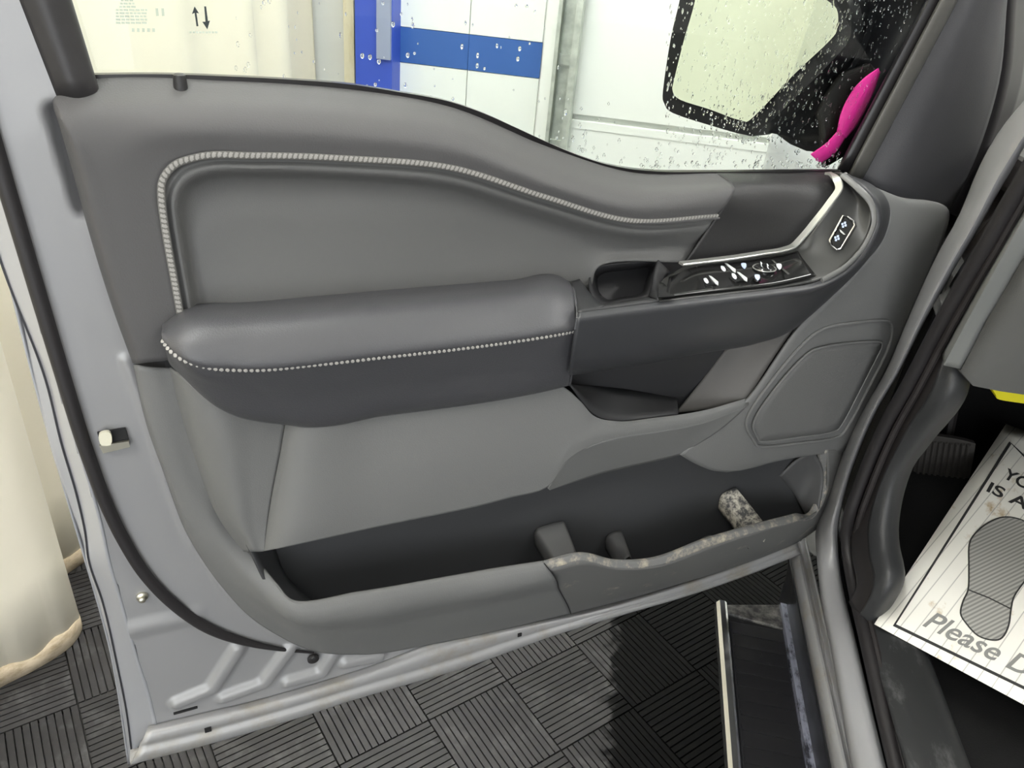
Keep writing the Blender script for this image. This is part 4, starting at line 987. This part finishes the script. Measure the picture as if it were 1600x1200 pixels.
# scuff plate on the sill
def sz(s, q, z): return V(s, q, z)
sc0 = [bz(1345, 890, .6), bz(1372, 1000, .6), bz(1420, 1200, .6)]; sc1 = [bz(1412, 885, .6), bz(1466, 1040, .6), bz(1520, 1200, .6)]
sA = sum(p.dot(S) for p in sc0) / 3; sB = sum(p.dot(S) for p in sc1) / 3
rowsS = [[V(sA - .012, q, .6) for q in (-.9, .2, .8, 1.3)], [V(sA + .01, q, .607) for q in (-.9, .2, .8, 1.3)], [V(sB - .01, q, .6) for q in (-.9, .2, .8, 1.3)], [V(sB, q, .588) for q in (-.9, .2, .8, 1.3)], [V(sB + .004, q, .53) for q in (-.9, .2, .8, 1.3)]]
loft('scuff_plate', rowsS, MT['scuff'], truck, nu=40, sub=5, label='dusty dark sill scuff plate')
# rocker: silver ridge, groove, dark lower face
zR = .6
def rk(s, z): return [V(s, q, z) for q in (-1.0, 0, .7, 1.0, 1.16)]
def ss(px, py, s):
    p = bs(px, py, s); return p.z
prof = [(.405, ss(1300, 1025, .405)), (.404, ss(1292, 1030, .404)), (.389, ss(1284, 1035, .389)), (.386, ss(1280, 1038, .386)), (.393, ss(1268, 1045, .393)), (.4, .46), (.405, .38), (.42, .33)]
loft('rocker', [rk(a, b) for a, b in prof[:5]], MT['silver_dirty'], truck, nu=30, sub=4, angle=30, label='silver rocker panel below the door opening')
loft('rocker_lower_face', [rk(a - .001, b) for a, b in prof[4:]], MT['board'], truck, nu=30, sub=4, label='black lower face of the rocker')  # lower part of the rocker drawn in a black material
# floor, firewall, tunnel
fA = bz(1366, 975, .562); fB = bz(1572, 662, .72)
loft('cab_floor', [[V(s, -.9, .535) for s in (.44, .8, 1.25)], [V(s, .9, .535) for s in (.44, .8, 1.25)], [V(s, 1.2, .6) for s in (.44, .8, 1.25)], [V(s, 1.55, .8) for s in (.44, .8, 1.25)], [V(s, 1.7, 1.2) for s in (.44, .8, 1.25)]], MT['carpet'], truck, nu=20, sub=6, label='black carpet of the footwell')
box('centre_tunnel', BODY_M, (1.25, -.9, .5), (1.55, 1.7, 1.15), MT['carpet'], truck)
box('firewall', BODY_M, (.45, 1.68, .5), (1.6, 1.72, 1.16), MT['carpet'], truck)
# side of the footwell behind the kick panel
box('cowl_side', BODY_M, (.462, 1.16, .5), (.475, 1.7, 1.1), MT['carpet'], truck)
# dash: end cover, lower panel
de0 = [bs(1640, 270, .435), bs(1597, 345, .43), bs(1512, 500, .427), bs(1474, 571, .425)]
de1 = [bs(1690, 270, .46), bs(1640, 340, .455), bs(1543, 500, .452), bs(1502, 577, .45)]
dash = loft('dash_end_cover', [[p + F * .04 + S * .01 for p in de0], de0, de1], MT['dash_end'], truck, nu=30, sub=3, linear=True, label='light grey dash end cover')
q0 = bs(1502, 577, .45).dot(F)
lowd = [bs(1502, 577, .45), bq(1516, 597, q0 - .0), bq(1553, 606, q0 - .01), bq(1600, 613, q0 - .02), bq(1720, 640, q0 - .05), V(1.5, q0 - .1, .94)]
upd = [bs(1543, 500, .452), bq(1570, 510, q0 - .02), bq(1600, 520, q0 - .03), bq(1660, 535, q0 - .05), bq(1760, 550, q0 - .08), V(1.5, q0 - .12, 1.04)]
topd = [bs(1640, 340, .455), bq(1665, 350, q0 - .06), bq(1700, 355, q0 - .07), bq(1760, 370, q0 - .09), bq(1860, 390, q0 - .12), V(1.5, q0 - .15, 1.2)]
loft('dash_lower_panel', [topd, upd, lowd, [p + F * .03 - UP * .004 for p in lowd], [p + F * .5 + UP * .12 for p in lowd]], MT['dash'], truck, nu=40, sub=4, linear=True, label='grey knee panel below the dash')
box('dash_body', BODY_M, (.52, 1.12, 1.02), (1.55, 1.68, 1.22), MT['kickd'], truck)
box('dash_top', BODY_M, (.5, 1.0, 1.19), (1.95, 1.68, 1.24), MT['kickd'], truck, bevel=.01)
box('far_door', BODY_M, (2.05, -.9, .5), (2.1, 1.2, 1.2), MT['kick'], truck)
# windscreen pillar and cowl seen past the corner cover
ap = [[V(.5, 1.3, 1.03), V(.52, 1.2, 1.15), V(.57, .9, 1.45), V(.66, .5, 1.8)], [V(.54, 1.4, 1.03), V(.56, 1.3, 1.15), V(.6, 1.0, 1.47), V(.7, .6, 1.82)]]
loft('windscreen_pillar', [ap[0], ap[1]], MT['frame'], truck, nu=20, sub=2, solid=.02)
box('cowl', BODY_M, (.45, 1.3, 1.14), (1.9, 1.62, 1.17), MT['rubber'], truck)
# roof, far side: they shade the cab
box('roof', BODY_M, (.62, -1.2, 1.9), (2.0, .35, 1.93), MT['silver'], truck)
# fender and hood beyond the door
fq = [1.27, 1.6, 2.1, 2.5, 2.62]
def fl(ds, z): return [V(.4 + ds + (.05 if q > 2.55 else 0), q, z - (q - 1.2) * .05) for q in fq]
loft('fender', [fl(.02, .62), fl(-.01, .8), fl(-.012, .98), fl(.0, 1.1), fl(.04, 1.155)], MT['silver'], truck, nu=40, sub=5, label='silver front fender beyond the mirror')
loft('hood', [fl(.04, 1.157), fl(.3, 1.2), fl(.8, 1.22), fl(1.5, 1.157)], MT['silver'], truck, nu=20, sub=4)
# parking brake pedal
pq = 1.3
pm = frame_at(bq(1472, 740, pq), bq(1522, 745, pq) - bq(1420, 735, pq), (CAM - bq(1472, 740, pq)))
ped_out = [(1437, 683), (1480, 684), (1519, 692), (1524, 702), (1510, 770), (1500, 802), (1440, 798), (1420, 790), (1417, 782), (1428, 730)]
pedal = prism('parking_brake_pedal', [bq(x, y, pq + (y - 740) * .0006) for x, y, _ in smooth_px(ped_out, 40)], F * .012, MT['pedal'], truck, bevel=.003, label='ribbed rubber parking brake pedal')
for k in range(9):
    xt = 1442 + k * 9; xb = 1424 + k * 9.2
    pts = polycurve([bq(xt, 688 + k * .9, pq - .032), bq((xt + xb) / 2, 742, pq), bq(xb, 792 + k * .6, pq + .031)], .01)
    sweep('pedal_rib', pts, ring(.0034, 6), F, MT['pedal'], pedal)
prism('pedal_bracket', [bq(x, y, 1.28) for x, y in ((1410, 690), (1437, 681), (1446, 684), (1430, 722), (1402, 721), (1399, 714))], F * .02, MT['kick'], truck, bevel=.002)
sweep('pedal_arm', [bq(1480, 690, 1.33), bq(1490, 640, 1.36), bq(1500, 590, 1.4)], ring(.009, 8), S, MT['kickd'], truck)

# yellow tag under the dash
yq = q0 + .04
yt = prism('yellow_tag', [bq(x, y, yq) for x, y, _ in smooth_px([(1553, 606), (1556, 618), (1562, 625), (1600, 631), (1680, 642), (1684, 628), (1640, 618), (1590, 611)], 32)], F * .03, MT['yellow'], m=BODY_M @ Matrix.Translation((.6, 1.1, .95)), bevel=.003)
tag(yt, 'bright yellow plastic strip tucked under the dash edge', 'tag')

# ================================================================== RUNNING BOARD
rbz = .42
rb = thing('running_board', BODY_M @ Matrix.Translation((.33, .5, rbz)), 'black running board with polished edges below the open door', 'running board')
r0 = bz(1134, 1070, rbz).dot(S); r1 = bz(1242, 1080, rbz).dot(S)
qe = bz(1126, 940, rbz).dot(F); qt = bz(1200, 980, rbz).dot(F)
box('board_body', BODY_M, (r0 + .004, -1.2, rbz - .06), (r1 + .003, qe - .003, rbz - .006), MT['board'], rb, bevel=.004)
box('tread_pad', BODY_M, (r0 + .016, -1.2, rbz - .008), (r1 - .002, qt, rbz - .002), MT['board'], rb, bevel=.002)
cpz = [V(r0 + .012, qe, rbz - .004), V(r1 + .012, qe + .03, rbz - .004), V(r1 + .006, qt + .004, rbz), V(r0 + .012, qt + .016, rbz)]
prism('end_cap', cpz, -UP * .04, MT['boardcap'], rb, bevel=.003, label='dusty end cap')
sweep('outer_trim', [V(r0 + .004, q, rbz) for q in (-1.2, -.5, 0, .4, .8, qe - .01, qe)], [(-.009, -.02), (.009, -.02), (.009, .001), (.005, .004), (-.004, .004), (-.009, -.003)], UP, MT['chrome'], rb, label='polished outer edge', smooth=False)
sweep('inner_trim', [V(r1 + .012, q, rbz + .004) for q in (-1.2, -.5, 0, .4, .8, qe + .02)], [(-.013, -.02), (.014, -.02), (.014, .0), (-.013, .003)], UP, MT['boardchrome'], rb, label='wet polished inner edge', smooth=False)
qq = qt - .02
rib_me = None
while qq > .45:
    b = box('tread_rib', BODY_M, (r0 + .02, qq - .01, rbz - .003), (r1 - .006, qq, rbz + .0005), MT['board'], rb)
    qq -= .028

# ================================================================== PAPER FLOOR MAT
PA = bz(1366, 975, .614); PB = bz(1572, 662, .745); PC = bz(1600, 1101, .604)
pn = (PC - PA).cross(PB - PA).normalized()
if pn.z < 0: pn = -pn
def pp(px, py, h=0.0):
    d = ray(px, py); return CAM + d * ((PA + pn * h - CAM).dot(pn) / d.dot(pn))
e2 = (PB - PA); e1 = (PC - PA).normalized()
pmat = thing('paper_floor_mat', frame_at(PA, e1, pn), 'white printed paper floor mat with shoe print and mud stains', 'floor mat')
wd = .5
n1, n2 = 14, 18
vs = []; fs = []
for j in range(n2 + 1):
    for i in range(n1 + 1):
        a, b = i / n1, j / n2
        curl = .004 * math.sin(b * 5) * (1 - a) ** 2
        # side lines follow the photo: the left edge bows slightly
        p = PA + e1 * (wd * a) + e2 * b
        vs.append(p + pn * curl * 0)
for j in range(n2):
    for i in range(n1):
        o = j * (n1 + 1) + i; fs.append((o, o + 1, o + n1 + 2, o + n1 + 1))
mesh('sheet', vs, fs, MT['paper'], pmat, solid=.0006, face_cam=True)
def ink(name, pts, m_=None, h=.0006): 
    return prism(name, [pp(x, y, h) for x, y in pts], pn * .0003, m_ or MT['ink'], pmat)
ink('border_line', [(1577, 690), (1580, 694), (1399, 977), (1395, 978)])
ink('border_line', [(1395, 978), (1399, 975), (1620, 1082), (1620, 1087)])
ink('border_line', [(1577, 690), (1581, 693), (1630, 738), (1630, 746)])
shoe = [(1514, 855), (1520, 838), (1539, 820), (1562, 809), (1585, 809), (1608, 820), (1624, 855), (1617, 885), (1601, 908), (1585, 931), (1580, 950), (1576, 977), (1566, 996), (1551, 1000), (1528, 993), (1509, 973), (1501, 958), (1505, 939), (1513, 920), (1514, 885)]
so = smooth_px(shoe, 80)
sh = prism('shoe_print', [pp(x, y, .0006) for x, y, _ in so], pn * .0003, MT['hatch'], pmat, label='grey hatched shoe print')
sweep('shoe_outline', [pp(x, y, .0011) for x, y, _ in so], rect(.0022, .0004), pn, MT['ink'], sh, closed=True)
sweep('heel_line', [pp(1512, 921, .0011), pp(1545, 934, .0011), pp(1581, 952, .0011)], rect(.0022, .0004), pn, MT['ink'], sh)
def text(s, a, b, height_px, shear, material, name='lettering', bold=0.0, h=.0007):
    cu = bpy.data.curves.new('t', 'FONT'); cu.body = s; cu.size = 1.0; cu.shear = shear; cu.offset = bold
    t = bpy.data.objects.new('t', cu); COL.objects.link(t)
    bpy.context.view_layer.update()
    me = bpy.data.meshes.new_from_object(t.evaluated_get(bpy.context.evaluated_depsgraph_get()))
    bpy.data.objects.remove(t)
    xs_ = [v.co.x for v in me.vertices]; x_0, x_1 = min(xs_), max(xs_)
    A_, B_ = pp(a[0], a[1], h), pp(b[0], b[1], h)
    ex = (B_ - A_) / (x_1 - x_0); ey = pn.cross(ex).normalized() * height_px
    vs = [A_ + ex * (v.co.x - x_0) + ey * v.co.y / .7 for v in me.vertices]
    fs = [tuple(p.vertices) for p in me.polygons]
    bpy.data.meshes.remove(me)
    return mesh(name, vs, fs, material, pmat, smooth=False, face_cam=True)
text('YO', (1565, 745), (1606, 766), .028, 0, MT['ink'], bold=.02)
text('IS A', (1541, 767), (1603, 797), .026, 0, MT['ink'], bold=.02)
text('Please D', (1441, 977), (1612, 1062), .034, .45, MT['inkgrey'], bold=.012)
